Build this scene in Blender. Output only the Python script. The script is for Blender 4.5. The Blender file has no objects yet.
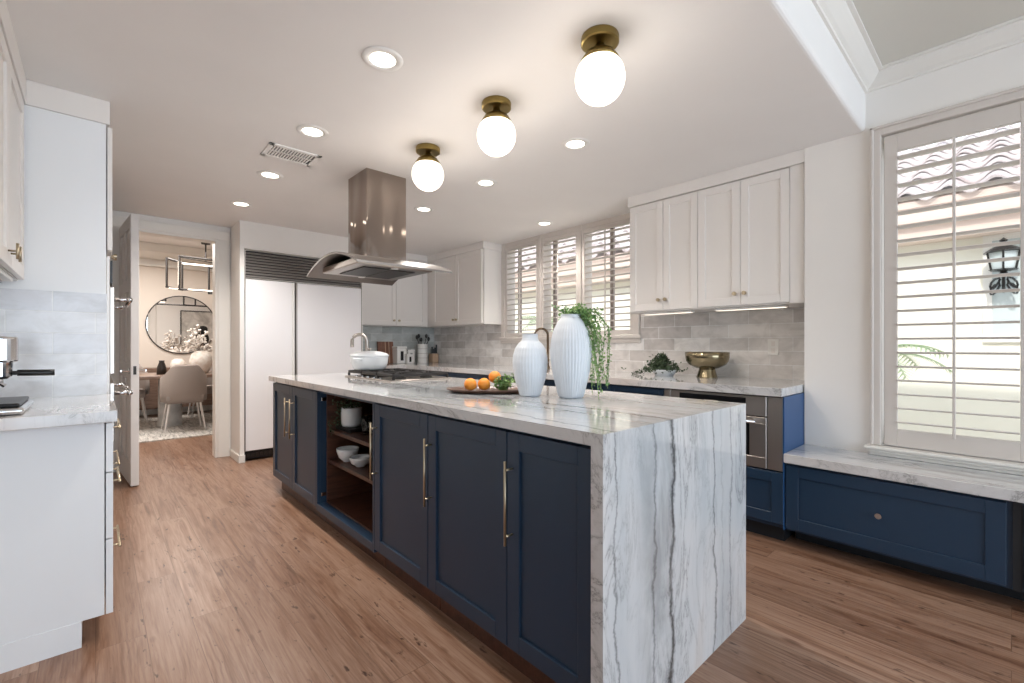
import bpy, bmesh, math, random
from mathutils import Vector, Matrix
random.seed(7)
SC = bpy.context.scene
COL = SC.collection
PI = math.pi

# ------------------------------------------------------------------ camera
cam_d = bpy.data.cameras.new('camera')
cam = bpy.data.objects.new('camera', cam_d)
COL.objects.link(cam)
cam_d.sensor_width = 36.0
cam_d.lens = 456.0 / 1024.0 * 36.0
cam_d.shift_y = (345.5 - 341.5) / 1024.0
cam_d.clip_start = 0.02
cam.location = (0, 0, 1.17)
cam.rotation_euler = (PI / 2, 0, -math.radians(42.4))
SC.camera = cam

# ------------------------------------------------------------------ world, sun, daylight, exposure
SC.view_settings.view_transform = 'Standard'
SC.view_settings.look = 'None'
SC.view_settings.gamma = 1
SC.view_settings.exposure = 0.2
SC.view_settings.use_curve_mapping = False
W = bpy.data.worlds.new('sky'); SC.world = W; W.use_nodes = True
W.node_tree.nodes['Background'].inputs[0].default_value = (0.80, 0.89, 1.0, 1)
W.node_tree.nodes['Background'].inputs[1].default_value = 2.2


def lamp(name, kind, loc, energy, color=(1, 1, 1), rot=(0, 0, 0), **kw):
    d = bpy.data.lights.new(name, kind)
    d.energy = energy; d.color = color
    for k, v in kw.items(): setattr(d, k, v)
    o = bpy.data.objects.new(name, d); o.location = loc; o.rotation_euler = rot
    COL.objects.link(o)
    return o


lamp('sun', 'SUN', (0, 0, 8), 2.7, (1, .95, .88), (math.radians(6), math.radians(-44), 0), angle=math.radians(1.5))
# daylight entering through the big glazed opening of the living area behind the camera
lamp('daylight_rear_opening', 'AREA', (1.2, -3.45, 1.35), 60, (.70, .85, 1.0), (PI / 2, 0, 0), shape='RECTANGLE', size=4.2, size_y=2.3)



# ------------------------------------------------------------------ materials
def lin(h):
    h = h.lstrip('#')
    v = [int(h[i:i + 2], 16) / 255 for i in (0, 2, 4)]
    return tuple(x / 12.92 if x <= .04045 else ((x + .055) / 1.055) ** 2.4 for x in v) + (1,)


class Mat:
    def __init__(s, name, color='#ffffff', rough=.5, metal=0, **kw):
        s.m = bpy.data.materials.new(name); s.m.use_nodes = True
        s.t = s.m.node_tree; s.n = s.t.nodes; s.l = s.t.links
        s.b = s.n['Principled BSDF']
        s.b.inputs['Base Color'].default_value = lin(color)
        s.b.inputs['Roughness'].default_value = rough
        s.b.inputs['Metallic'].default_value = metal
        for k, v in kw.items():
            s.b.inputs[k.replace('_', ' ')].default_value = v

    def node(s, t, **kw):
        n = s.n.new(t)
        for k, v in kw.items(): setattr(n, k, v)
        return n

    def pos(s, scale=(1, 1, 1), loc=(0, 0, 0), obj=False):
        if obj:
            g = s.node('ShaderNodeTexCoord').outputs['Object']
        else:
            g = s.node('ShaderNodeNewGeometry').outputs['Position']
        mp = s.node('ShaderNodeMapping'); mp.inputs['Scale'].default_value = scale; mp.inputs['Location'].default_value = loc
        s.l.new(g, mp.inputs[0])
        return mp.outputs[0]

    def noise(s, vec, scale, detail=3, rough=.5, dist=0):
        n = s.node('ShaderNodeTexNoise'); n.inputs['Scale'].default_value = scale
        n.inputs['Detail'].default_value = detail; n.inputs['Roughness'].default_value = rough
        n.inputs['Distortion'].default_value = dist
        s.l.new(vec, n.inputs['Vector'])
        return n.outputs[0]

    def ramp(s, fac, stops):
        r = s.node('ShaderNodeValToRGB')
        e = r.color_ramp.elements
        while len(e) < len(stops): e.new(.5)
        for el, (p, c) in zip(e, stops):
            el.position = p; el.color = lin(c) if isinstance(c, str) else (c, c, c, 1)
        s.l.new(fac, r.inputs[0])
        return r.outputs[0]

    def mix(s, fac, a, b, mode='MIX'):
        n = s.node('ShaderNodeMix', data_type='RGBA', blend_type=mode)
        for sock, v in ((n.inputs[0], fac), (n.inputs[6], a), (n.inputs[7], b)):
            if isinstance(v, (int, float)): sock.default_value = v
            elif isinstance(v, str): sock.default_value = lin(v)
            else: s.l.new(v, sock)
        return n.outputs[2]

    def math(s, op, a, b=0.0, c=None):
        n = s.node('ShaderNodeMath', operation=op)
        for i, v in enumerate((a, b) if c is None else (a, b, c)):
            if isinstance(v, (int, float)): n.inputs[i].default_value = v
            else: s.l.new(v, n.inputs[i])
        return n.outputs[0]

    def color(s, sock): s.l.new(sock, s.b.inputs['Base Color'])

    def bump(s, h, strength=.2, dist=.01):
        b = s.node('ShaderNodeBump'); b.inputs['Strength'].default_value = strength; b.inputs['Distance'].default_value = dist
        s.l.new(h, b.inputs['Height']); s.l.new(b.outputs[0], s.b.inputs['Normal'])


M = {}


def mk(key, *a, **kw):
    m = Mat(key, *a, **kw); M[key] = m.m; return m


def painted(key, c, rough=.5, amp=.03):
    m = mk(key, c, rough)
    n = m.noise(m.pos(), 3, 3)
    base = lin(c)
    r = m.node('ShaderNodeHueSaturation'); r.inputs['Color'].default_value = base
    mp = m.node('ShaderNodeMapRange'); mp.inputs[3].default_value = 1 - amp; mp.inputs[4].default_value = 1 + amp
    m.l.new(n, mp.inputs[0]); m.l.new(mp.outputs[0], r.inputs['Value'])
    m.color(r.outputs[0])
    m.bump(m.noise(m.pos(), 120, 2), .02, .002)
    return m


painted('wall_paint', '#f1ede8', .6)
painted('ceiling_paint', '#f1eeeb', .7)
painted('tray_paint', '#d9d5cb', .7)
painted('trim_paint', '#ece8e1', .4)
painted('cabinet_white', '#ebe6e1', .35, .015)
painted('cabinet_white_cool', '#eef0f2', .35, .015)
painted('fridge_panel', '#f7f5f6', .35, .01)
painted('cabinet_navy', '#1f364d', .38, .06)
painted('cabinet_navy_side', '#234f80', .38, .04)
painted('toe_kick_dark', '#1a1d22', .6)
painted('door_paint', '#e6e1dd', .45)
painted('shutter_paint', '#d6cec7', .45, .01)
painted('dining_wall', '#e9ded2', .6)
painted('black_paint', '#151414', .5)
painted('black_plastic', '#0d0d0f', .3)
painted('cast_iron', '#1f1c1b', .5)
painted('cream_stucco', '#ece8da', .8)
painted('eave_wood', '#d8c4b8', .7)
painted('fabric_gray', '#9d928b', .9)
painted('chrome_leg', '#d8d3cf', .25)
painted('white_ceramic', '#e9edf0', .25, .01)
painted('white_matte', '#d9dfe6', .45, .01)
painted('canister_white', '#f0eeea', .3, .01)
painted('plastic_white', '#f2f0ec', .4)
painted('dark_metal', '#2a2522', .4)
mk('steel', '#b9b2ab', .28, 1)
m = mk('brushed_steel', '#c3bcb6', .42, 1)
m.bump(m.noise(m.pos((1, 1, 60)), 8, 3), .08, .002)
m = mk('hood_steel', '#a0948b', .09, 1)
m.bump(m.noise(m.pos((3, 3, .5)), 1.2, 1, .5, .3), .8, .09)
mk('canopy_steel', '#8d8884', .38, .9)
mk('grille_steel', '#8f8a87', .5, .2)
mk('bronze', '#6e5d4c', .3, 1)
mk('chrome', '#d6d6d8', .08, 1)
m = mk('brass', '#94814f', .34, 1)
m.bump(m.noise(m.pos(), 60, 2), .05, .002)
mk('gold_pull', '#bfb198', .35, 1)
m = mk('gold_bowl', '#968a70', .2, 1)
m.bump(m.noise(m.pos((1, 1, .1)), 26, 1), .3, .01)
mk('mirror', '#f2f2f2', .02, 1)
m = mk('glass', '#ffffff', .02, 0); m.b.inputs['Transmission Weight'].default_value = 1; m.b.inputs['IOR'].default_value = 1.05
m.b.inputs['Alpha'].default_value = .12
m = mk('clear_glass', '#f4f8f8', .03, 0); m.b.inputs['Transmission Weight'].default_value = 1


def emis(key, c, s):
    m = mk(key, c, .3); m.b.inputs['Emission Color'].default_value = lin(c); m.b.inputs['Emission Strength'].default_value = s


emis('globe_glass', '#fff2e2', 2.4)
emis('can_lens', '#fff4e6', 5.0)
emis('led_bar', '#fff0e0', 2.5)
emis('undercab_led', '#fff0dc', 1.3)

# quartzite: veins follow Y on the top and Z on the waterfall
m = mk('quartzite', '#dcd6d2', .07)
m.b.inputs['Coat Weight'].default_value = .3; m.b.inputs['Coat Roughness'].default_value = .03
sep = m.node('ShaderNodeSeparateXYZ'); m.l.new(m.pos(), sep.inputs[0])
w1 = m.noise(m.pos((1, .8, .8)), 1.5, 2)
w2 = m.noise(m.pos((1, .8, .8), (3, 1, 2)), 11, 6, .72)
u = m.math('MULTIPLY_ADD', w1, .20, sep.outputs[0])
u = m.math('MULTIPLY_ADD', w2, .085, u)
u = m.math('SUBTRACT', u, .1425)
t = m.math('DIVIDE', m.math('SUBTRACT', u, .95), 1.2)          # x .95..2.15 -> 0..1


def vp(x): return (x - .95) / 1.2


stops = [(0, 1.0)]
for x, wd, dk in ((1.095, .009, .42), (1.31, .010, .45), (1.425, .018, .08), (1.60, .004, .85), (1.745, .010, .33), (1.815, .005, .72), (1.90, .009, .50)):
    stops += [(vp(x - wd), 1.0), (vp(x), dk), (vp(x + wd), 1.0)]
veins = m.ramp(t, stops)
smoke = m.ramp(t, [(0, 1.0), (vp(1.20), .98), (vp(1.30), .60), (vp(1.415), .70), (vp(1.44), 1.0), (vp(1.7), 1.0), (vp(1.80), .88), (vp(1.95), 1.0)])
smask = m.ramp(m.noise(m.pos((3, 1.2, 1.2), (0, 4, 0)), 2.2, 5, .65, .5), [(.38, 0.0), (.62, 1.0)])
fine = m.noise(m.pos((7, 1.0, 1.0)), 1.5, 6, .65, .6)
fine = m.ramp(m.math('ABSOLUTE', m.math('SUBTRACT', fine, .5)), [(0, .74), (.010, .92), (.025, 1.0)])
fmask = m.ramp(m.noise(m.pos((2.2, .6, .6)), 1.7, 2), [(.46, 0.0), (.66, .8)])
cloud = m.ramp(m.noise(m.pos((2.0, .5, .5), (.5, 0, 0)), 1.4, 4, .55, .4), [(.28, '#b3b8bc'), (.42, '#c9cbcd'), (.56, '#d6d5d5'), (.72, '#cfc4bd')])
c = m.mix(fmask, cloud, m.mix(1.0, cloud, fine, 'MULTIPLY'))
c = m.mix(smask, c, m.mix(1.0, c, smoke, 'MULTIPLY'))
wisp = m.noise(m.pos((4.2, 1.0, 1.1), (2, 2, 5)), 1.9, 7, .7, 1.1)
wisp = m.ramp(m.math('ABSOLUTE', m.math('SUBTRACT', wisp, .5)), [(0, .45), (.010, .80), (.035, .93), (.07, 1.0)])
wmask = m.ramp(m.noise(m.pos((2.6, .8, .5), (9, 0, 3)), 1.5, 3), [(.44, 0.0), (.58, 1.0)])
c = m.mix(wmask, c, m.mix(1.0, c, wisp, 'MULTIPLY'))
vg = m.ramp(m.noise(m.pos((1, 2.5, 2.5)), 3, 3), [(.30, .7), (.5, 1.0)])
c = m.mix(vg, c, m.mix(1.0, c, veins, 'MULTIPLY'))
m.color(c)

# oak planks along Y
m = mk('oak_floor', '#b88f76', .32)
sep = m.node('ShaderNodeSeparateXYZ'); m.l.new(m.pos(), sep.inputs[0])
cb = m.node('ShaderNodeCombineXYZ'); m.l.new(sep.outputs[1], cb.inputs[0]); m.l.new(sep.outputs[0], cb.inputs[1])
br = m.node('ShaderNodeTexBrick'); m.l.new(cb.outputs[0], br.inputs['Vector'])
br.offset = .37; br.offset_frequency = 2
br.inputs['Scale'].default_value = 1; br.inputs['Brick Width'].default_value = 1.45; br.inputs['Row Height'].default_value = .152
br.inputs['Mortar Size'].default_value = .0018; br.inputs['Mortar Smooth'].default_value = .6
br.inputs['Color1'].default_value = (0, 0, 0, 1); br.inputs['Color2'].default_value = (1, 1, 1, 1); br.inputs['Mortar'].default_value = (.5, .5, .5, 1)
tone = m.ramp(br.outputs['Color'], [(0, '#957662'), (.35, '#ab8b76'), (.7, '#a0806b'), (1, '#b59681')])
off = m.math('MULTIPLY', br.outputs['Color'], 9.0)
cb2 = m.node('ShaderNodeCombineXYZ'); m.l.new(sep.outputs[0], cb2.inputs[0]); m.l.new(m.math('ADD', sep.outputs[1], off), cb2.inputs[1]); m.l.new(off, cb2.inputs[2])
mp = m.node('ShaderNodeMapping'); mp.inputs['Scale'].default_value = (9, .7, 1); m.l.new(cb2.outputs[0], mp.inputs[0])
g1 = m.noise(mp.outputs[0], 1.6, 6, .6, 1.4)
g1 = m.ramp(g1, [(.28, '#96745e'), (.42, '#dccabb'), (.56, '#ffffff'), (.72, '#ddcaba')])
mp2 = m.node('ShaderNodeMapping'); mp2.inputs['Scale'].default_value = (60, 2.2, 1); m.l.new(cb2.outputs[0], mp2.inputs[0])
g2 = m.ramp(m.noise(mp2.outputs[0], 2, 4, .6), [(.3, '#c9b3a6'), (.6, '#ffffff')])
mp3 = m.node('ShaderNodeMapping'); mp3.inputs['Scale'].default_value = (6.5, 2.6, 1); m.l.new(cb2.outputs[0], mp3.inputs[0])
vo = m.node('ShaderNodeTexVoronoi'); vo.inputs['Scale'].default_value = 1.0; m.l.new(mp3.outputs[0], vo.inputs['Vector'])
kn = m.ramp(vo.outputs['Distance'], [(.03, '#5a3c2c'), (.07, '#b09080'), (.12, '#ffffff')])
c = m.mix(.75, tone, m.mix(1, tone, g1, 'MULTIPLY'))
c = m.mix(.65, c, m.mix(1, c, g2, 'MULTIPLY'))
c = m.mix(.6, c, m.mix(1, c, kn, 'MULTIPLY'))
wv = m.node('ShaderNodeTexWave', wave_type='BANDS', bands_direction='X')
mp4 = m.node('ShaderNodeMapping'); mp4.inputs['Scale'].default_value = (1, .16, 1); m.l.new(cb2.outputs[0], mp4.inputs[0])
m.l.new(mp4.outputs[0], wv.inputs['Vector'])
wv.inputs['Scale'].default_value = 14; wv.inputs['Distortion'].default_value = 9; wv.inputs['Detail'].default_value = 3; wv.inputs['Detail Scale'].default_value = 1.3
wvr = m.ramp(wv.outputs['Fac'], [(.0, '#8c6850'), (.22, '#d8c4b4'), (.5, '#ffffff')])
wm = m.ramp(m.noise(mp.outputs[0], .9, 3, .5, .5), [(.50, 0.0), (.66, .42)])
c = m.mix(wm, c, m.mix(1, c, wvr, 'MULTIPLY'))
mp5 = m.node('ShaderNodeMapping'); mp5.inputs['Scale'].default_value = (30, 9, 1); m.l.new(cb2.outputs[0], mp5.inputs[0])
fl = m.ramp(m.noise(mp5.outputs[0], 1.2, 3, .6), [(.29, '#6a4e3e'), (.37, '#ffffff')])
c = m.mix(.8, c, m.mix(1, c, fl, 'MULTIPLY'))
c = m.mix(m.math('MULTIPLY', br.outputs['Fac'], .6), c, '#5d4332')
m.color(c)
m.bump(m.math('SUBTRACT', 1.0, br.outputs['Fac']), .15, .002)


def tile(key, ax, c1, c2, mort, z0=.922):
    m = mk(key, c1, .13)
    sep = m.node('ShaderNodeSeparateXYZ'); m.l.new(m.pos((1, 1, 1), (0, 0, -z0)), sep.inputs[0])
    cb = m.node('ShaderNodeCombineXYZ'); m.l.new(sep.outputs[ax], cb.inputs[0]); m.l.new(sep.outputs[2], cb.inputs[1])
    br = m.node('ShaderNodeTexBrick'); m.l.new(cb.outputs[0], br.inputs['Vector'])
    br.inputs['Scale'].default_value = 1; br.inputs['Brick Width'].default_value = .305; br.inputs['Row Height'].default_value = .103
    br.inputs['Mortar Size'].default_value = .0025; br.inputs['Mortar Smooth'].default_value = .4
    br.inputs['Color1'].default_value = lin(c1); br.inputs['Color2'].default_value = lin(c2); br.inputs['Mortar'].default_value = lin(mort)
    n = m.ramp(m.noise(m.pos((1, 1, 1.6)), 7, 4, .6, .5), [(.3, '#bcbab6'), (.6, '#ffffff')])
    m.color(m.mix(.45, br.outputs['Color'], m.mix(1, br.outputs['Color'], n, 'MULTIPLY')))
    h = m.math('MULTIPLY_ADD', m.noise(m.pos(), 11, 2), .6, m.math('SUBTRACT', 1.0, br.outputs['Fac']))
    m.bump(h, .35, .004)


tile('tile_y', 1, '#fbf8f5', '#d2ccc8', '#ffffff')
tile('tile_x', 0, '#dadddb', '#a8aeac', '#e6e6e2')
tile('tile_left', 0, '#eceef1', '#dfe2e8', '#f2f4f5')


def woodm(key, c1, c2, scale=(2, 2, 14), rough=.4):
    m = mk(key, c1, rough)
    n = m.noise(m.pos(scale, obj=True), 3, 5, .6, .8)
    m.color(m.ramp(n, [(.3, c1), (.65, c2)]))


woodm('walnut', '#3c241b', '#5d3a2a', (2, 14, 14))
woodm('board_wood', '#6a4636', '#8d6450', (30, 3, 2))
woodm('light_wood', '#c2a082', '#d6bca2', (14, 14, 2))
woodm('tray_wood', '#45302a', '#664a39', (3, 12, 12), .3)
woodm('sideboard_wood', '#6b5346', '#8b7161', (2, 12, 12))

m = mk('rug', '#b5b0aa', .95)
v = m.noise(m.pos((14, 2, 1)), 2, 4, .7, 1.0)
m.color(m.ramp(v, [(.35, '#8d8a85'), (.48, '#c4bfb8'), (.62, '#dcd8d2')]))
m = mk('concrete', '#b9b8b6', .7); m.color(m.ramp(m.noise(m.pos(), 6, 5), [(.3, '#a3a3a2'), (.7, '#c8c7c5')]))
m = mk('orange_peel', '#f0922a', .45); m.color(m.ramp(m.noise(m.pos(obj=True), 9, 3), [(.3, '#ee8b22'), (.7, '#f5a545')])); m.bump(m.noise(m.pos(obj=True), 180, 2), .3, .002)
m = mk('leaf', '#5f8a48', .5); m.color(m.ramp(m.noise(m.pos(), 30, 3), [(.3, '#4b7740'), (.7, '#93b46c')])); m.b.inputs['Subsurface Weight'].default_value = .05
m = mk('leaf_dark', '#2c3a2a', .5); m.color(m.ramp(m.noise(m.pos(), 40, 3), [(.3, '#24331f'), (.7, '#56694a')]))
m = mk('palm_leaf', '#9fb088', .6); m.color(m.ramp(m.noise(m.pos(), 8, 3), [(.3, '#7f9a70'), (.7, '#b9c79d')]))
m = mk('flower', '#f2ece4', .6); m.color(m.ramp(m.noise(m.pos(), 20, 3), [(.3, '#e4d8cc'), (.7, '#faf6f0')]))
m = mk('bark', '#8c7a6c', .8); m.color(m.ramp(m.noise(m.pos((1, 1, 4)), 10, 4), [(.3, '#6e5d50'), (.7, '#a39184')]))
m = mk('roof_tile', '#c9b2a6', .8); m.color(m.ramp(m.noise(m.pos((1.2, 1.2, 1.2)), 2.2, 5, .6), [(.3, '#a08f8b'), (.5, '#b3a8a5'), (.7, '#c6bebb')]))
m = mk('patio', '#cfc8bd', .9); m.color(m.ramp(m.noise(m.pos(), 4, 4), [(.3, '#c0b9ad'), (.7, '#d8d2c8')]))
m = mk('canvas', '#d8d2ca', .8); m.color(m.ramp(m.noise(m.pos((3, 1, 2)), 2, 4, .6, 1), [(.35, '#b2aca5'), (.6, '#dcd7d0')]))
m = mk('niche_glass', '#dfe6ea', .05)
painted('lantern_glass', '#c6cfcf', .2)


# ------------------------------------------------------------------ geometry helpers
def bx(bm, x0, x1, y0, y1, z0, z1):
    r = bmesh.ops.create_cube(bm, size=1)['verts']
    for v in r:
        v.co = Vector(((x0 + x1) / 2 + v.co.x * (x1 - x0), (y0 + y1) / 2 + v.co.y * (y1 - y0), (z0 + z1) / 2 + v.co.z * (z1 - z0)))
    return r


def lathe(bm, prof, c=(0, 0, 0), n=32, rib=0, nr=24, ribz=None, cap=True):
    rings = []
    for r, z in prof:
        ring = []
        for i in range(n):
            a = 2 * PI * i / n
            rr = r
            if rib and (ribz is None or ribz[0] < z < ribz[1]): rr = r * (1 + rib * math.cos(nr * a))
            ring.append(bm.verts.new((c[0] + rr * math.cos(a), c[1] + rr * math.sin(a), c[2] + z)))
        rings.append(ring)
    for a, b in zip(rings, rings[1:]):
        for i in range(n):
            bm.faces.new((a[i], a[(i + 1) % n], b[(i + 1) % n], b[i]))
    if cap:
        if prof[0][0] > 1e-5: bm.faces.new(rings[0][::-1])
        if prof[-1][0] > 1e-5: bm.faces.new(rings[-1])
    return rings


def tube(bm, pts, r, n=8, r1=None):
    pts = [Vector(p) for p in pts]
    rings = []
    up = Vector((0, 0, 1))
    for i, p in enumerate(pts):
        d = (pts[min(i + 1, len(pts) - 1)] - pts[max(i - 1, 0)]).normalized()
        ref = up if abs(d.dot(up)) < .95 else Vector((1, 0, 0))
        a = d.cross(ref).normalized(); b = d.cross(a).normalized()
        rr = r if r1 is None else r + (r1 - r) * i / (len(pts) - 1)
        rings.append([bm.verts.new(p + a * rr * math.cos(2 * PI * k / n) + b * rr * math.sin(2 * PI * k / n)) for k in range(n)])
    for a, b in zip(rings, rings[1:]):
        for i in range(n): bm.faces.new((a[i], a[(i + 1) % n], b[(i + 1) % n], b[i]))
    bm.faces.new(rings[0][::-1]); bm.faces.new(rings[-1])


def sphere(bm, c, r, u=24, v=14, sc=(1, 1, 1)):
    q = bmesh.ops.create_uvsphere(bm, u_segments=u, v_segments=v, radius=r)['verts']
    for w in q: w.co = Vector((c[0] + w.co.x * sc[0], c[1] + w.co.y * sc[1], c[2] + w.co.z * sc[2]))
    return q


def B(): return bmesh.new()


def wloc(o):
    v = Vector(o.location)
    while o.parent: o = o.parent; v += Vector(o.location)
    return v


def obj(name, bm, mat, parent=None, smooth=False, bev=0.0, local=False, loc=None, seg=1):
    """one mesh object; vertices given in world coordinates unless local"""
    if parent is not None and not local:
        bmesh.ops.translate(bm, verts=bm.verts, vec=-wloc(parent))
    elif loc is not None:
        bmesh.ops.translate(bm, verts=bm.verts, vec=-Vector(loc))
    bmesh.ops.recalc_face_normals(bm, faces=bm.faces)
    me = bpy.data.meshes.new(name); bm.to_mesh(me); bm.free()
    if smooth:
        for p in me.polygons: p.use_smooth = True
    o = bpy.data.objects.new(name, me)
    COL.objects.link(o)
    if parent is not None: o.parent = parent
    elif loc is not None: o.location = loc
    me.materials.append(M[mat])
    if bev:
        b = o.modifiers.new('bevel', 'BEVEL'); b.width = bev; b.segments = seg; b.limit_method = 'ANGLE'
    return o


def tag(o, label=None, cat=None, group=None, kind=None):
    if label: o['label'] = label
    if cat: o['category'] = cat
    if group: o['group'] = group
    if kind: o['kind'] = kind
    return o


def thing(name, label, cat, loc=(0, 0, 0), group=None, rz=0):
    o = bpy.data.objects.new(name, None); COL.objects.link(o)
    o.empty_display_size = .05
    o.location = loc; o.rotation_euler = (0, 0, rz)
    return tag(o, label, cat, group)


def struct(name, bm, mat, bev=0.0):
    o = obj(name, bm, mat, bev=bev); o['kind'] = 'structure'; return o


def kids(o): return [c for c in COL.objects if c.parent == o]


def dup(o, loc=None, rz=None, label=None, group=None, parent=None):
    c = o.copy(); COL.objects.link(c); c.parent = parent
    if loc is not None: c.location = loc
    if rz is not None: c.rotation_euler = (0, 0, rz)
    if label: c['label'] = label
    if group: c['group'] = group
    for k in kids(o): dup(k, parent=c)
    return c


class Face:
    """box builder on a vertical face: u along the wall, z up, n outward"""
    def __init__(s, f, p): s.f = f; s.p = p

    def box(s, bm, u0, u1, z0, z1, n0, n1):
        p = s.p
        if s.f == 'x-': bx(bm, p - n1, p - n0, u0, u1, z0, z1)
        elif s.f == 'x+': bx(bm, p + n0, p + n1, u0, u1, z0, z1)
        elif s.f == 'y-': bx(bm, u0, u1, p - n1, p - n0, z0, z1)
        elif s.f == 'y+': bx(bm, u0, u1, p + n0, p + n1, z0, z1)

    def pt(s, u, z, n):
        p = s.p
        return {'x-': (p - n, u, z), 'x+': (p + n, u, z), 'y-': (u, p - n, z), 'y+': (u, p + n, z)}[s.f]


def shaker(F, u0, u1, z0, z1, t=.02, rail=.06, rec=.009, parent=None, mat='cabinet_navy', name='door', bev=.0015):
    bm = B()
    F.box(bm, u0 + rail - .003, u1 - rail + .003, z0 + rail - .003, z1 - rail + .003, 0, t - rec)
    F.box(bm, u0, u0 + rail, z0, z1, 0, t); F.box(bm, u1 - rail, u1, z0, z1, 0, t)
    F.box(bm, u0 + rail, u1 - rail, z0, z0 + rail, 0, t); F.box(bm, u0 + rail, u1 - rail, z1 - rail, z1, 0, t)
    return obj(name, bm, mat, parent, bev=bev)


def bar_pull(F, u, z0, z1, n, parent, mat='gold_pull', horiz=False, r=.0048, name='handle', out=.035):
    bm = B()
    if not horiz:
        tube(bm, [F.pt(u, z0, n + out), F.pt(u, z1, n + out)], r, 10)
        for z in (z0 + .03, z1 - .03): tube(bm, [F.pt(u, z, n), F.pt(u, z, n + out)], r * .8, 8)
    else:
        tube(bm, [F.pt(z0, u, n + out), F.pt(z1, u, n + out)], r, 10)
        for z in (z0 + .03, z1 - .03): tube(bm, [F.pt(z, u, n), F.pt(z, u, n + out)], r * .8, 8)
    return obj(name, bm, mat, parent, smooth=True)


def knob(F, u, z, n, parent, mat='gold_pull', r=.014):
    bm = B()
    a = Vector(F.pt(u, z, n)); b = Vector(F.pt(u, z, n + .016)); c = Vector(F.pt(u, z, n + .03))
    tube(bm, [a, b], r * .45, 10); tube(bm, [b, b + (c - b) * .3, c], r, 16)
    return obj('knob', bm, mat, parent, smooth=False)


CZ = 2.42          # kitchen ceiling
TZ = 2.725         # raised ceiling of the living side
# ================================================================== STRUCTURE
bm = B(); bx(bm, -2.2, 3.75, -3.4, 11.0, -.1, 0); struct('floor', bm, 'oak_floor')
bm = B(); bx(bm, -2.2, 4.0, .575, 5.76, CZ, 3.0); struct('ceiling', bm, 'ceiling_paint', .022).modifiers[0].segments = 4
bm = B(); bx(bm, -2.2, 4.0, -3.4, .575, TZ, 3.0); struct('ceiling.001', bm, 'tray_paint')
bm = B(); bx(bm, -2.2, 4.0, 5.76, 11.0, 2.75, 3.0); struct('ceiling.002', bm, 'ceiling_paint')


def crown(bm, ax, p, q0, q1, sgn, z):
    """crown moulding of stepped ogee profile along an axis"""
    prof = [(0, -.085), (.012, -.085), (.014, -.072), (.03, -.062), (.055, -.038), (.072, -.02), (.074, -.012), (.092, -.012), (.092, 0), (0, 0)]
    a = []; b = []
    for d, h in prof:
        if ax == 'x': a.append(bm.verts.new((q0, p + sgn * d, z + h))); b.append(bm.verts.new((q1 - d, p + sgn * d, z + h)))
        else: a.append(bm.verts.new((p + sgn * d, q0, z + h))); b.append(bm.verts.new((p + sgn * d, q1 - d, z + h)))
    n = len(prof)
    for i in range(n): bm.faces.new((a[i], a[(i + 1) % n], b[(i + 1) % n], b[i]))
    bm.faces.new(a[::-1]); bm.faces.new(b)


bm = B(); crown(bm, 'x', .575, -2.2, 3.32, -1, TZ); crown(bm, 'y', 3.32, -3.4, .575, -1, TZ)
struct('trim_1', bm, 'trim_paint')

# near right wall with the big shuttered window
WY0, WY1, WZ0, WZ1 = -1.3, .505, .60, 2.37
bm = B()
bx(bm, 3.32, 3.50, WY1, .885, 0, CZ + .4); bx(bm, 3.32, 3.50, -3.4, WY0, 0, TZ + .1)
bx(bm, 3.32, 3.50, WY0, WY1, 0, WZ0); bx(bm, 3.32, 3.50, WY0, WY1, WZ1, TZ + .1)
bx(bm, 3.50, 3.90, .70, .885, 0, CZ + .2)
struct('wall_right', bm, 'wall_paint')
# alcove wall behind the counter run, with the triple window
bm = B()
A0, A1, AZ0, AZ1 = 2.375, 4.22, 1.27, 2.375
bx(bm, 3.745, 3.90, .885, A0, 0, 2.6); bx(bm, 3.745, 3.90, A1, 5.95, 0, 2.6)
bx(bm, 3.745, 3.90, A0, A1, 0, AZ0); bx(bm, 3.745, 3.90, A0, A1, AZ1, 2.6)
struct('wall_alcove', bm, 'wall_paint')
bm = B(); bx(bm, 1.06, 3.745, 5.83, 5.95, 0, 2.6); bx(bm, 1.06, 1.10, 5.18, 5.83, 0, CZ); bx(bm, 1.10, 2.33, 5.18, 5.24, 2.145, CZ)
bx(bm, 2.329, 2.341, 5.19, 5.83, 0, CZ)
struct('wall_back', bm, 'wall_paint')
DX0, DX1, DZ = .19, .93, 2.265
bm = B(); bx(bm, DX1, 1.06, 5.60, 5.72, 0, 2.6); bx(bm, -.75, DX0, 5.60, 5.72, 0, 2.6); bx(bm, DX0, DX1, 5.60, 5.72, DZ, 2.6)
bx(bm, 1.06, 3.745, 5.95, 5.99, 0, 2.75); bx(bm, -2.2, 4, 5.74, 5.76, 2.42, 2.78)
bx(bm, -2.2, -.75, 5.60, 5.72, 0, 2.6)
struct('wall_doorway', bm, 'wall_paint')
bm = B(); bx(bm, -.75, -.65, 1.6, 5.6, 0, CZ); bx(bm, -2.3, -2.2, -3.4, 11, 0, 2.8); struct('wall_left', bm, 'wall_paint')
bm = B(); bx(bm, -2.2, -.9, -3.5, -3.4, 0, 2.8); bx(bm, 3.3, 3.6, -3.5, -3.4, 0, 2.8); bx(bm, -.9, 3.3, -3.5, -3.4, 2.5, 2.8); struct('wall_rear', bm, 'wall_paint')
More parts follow.
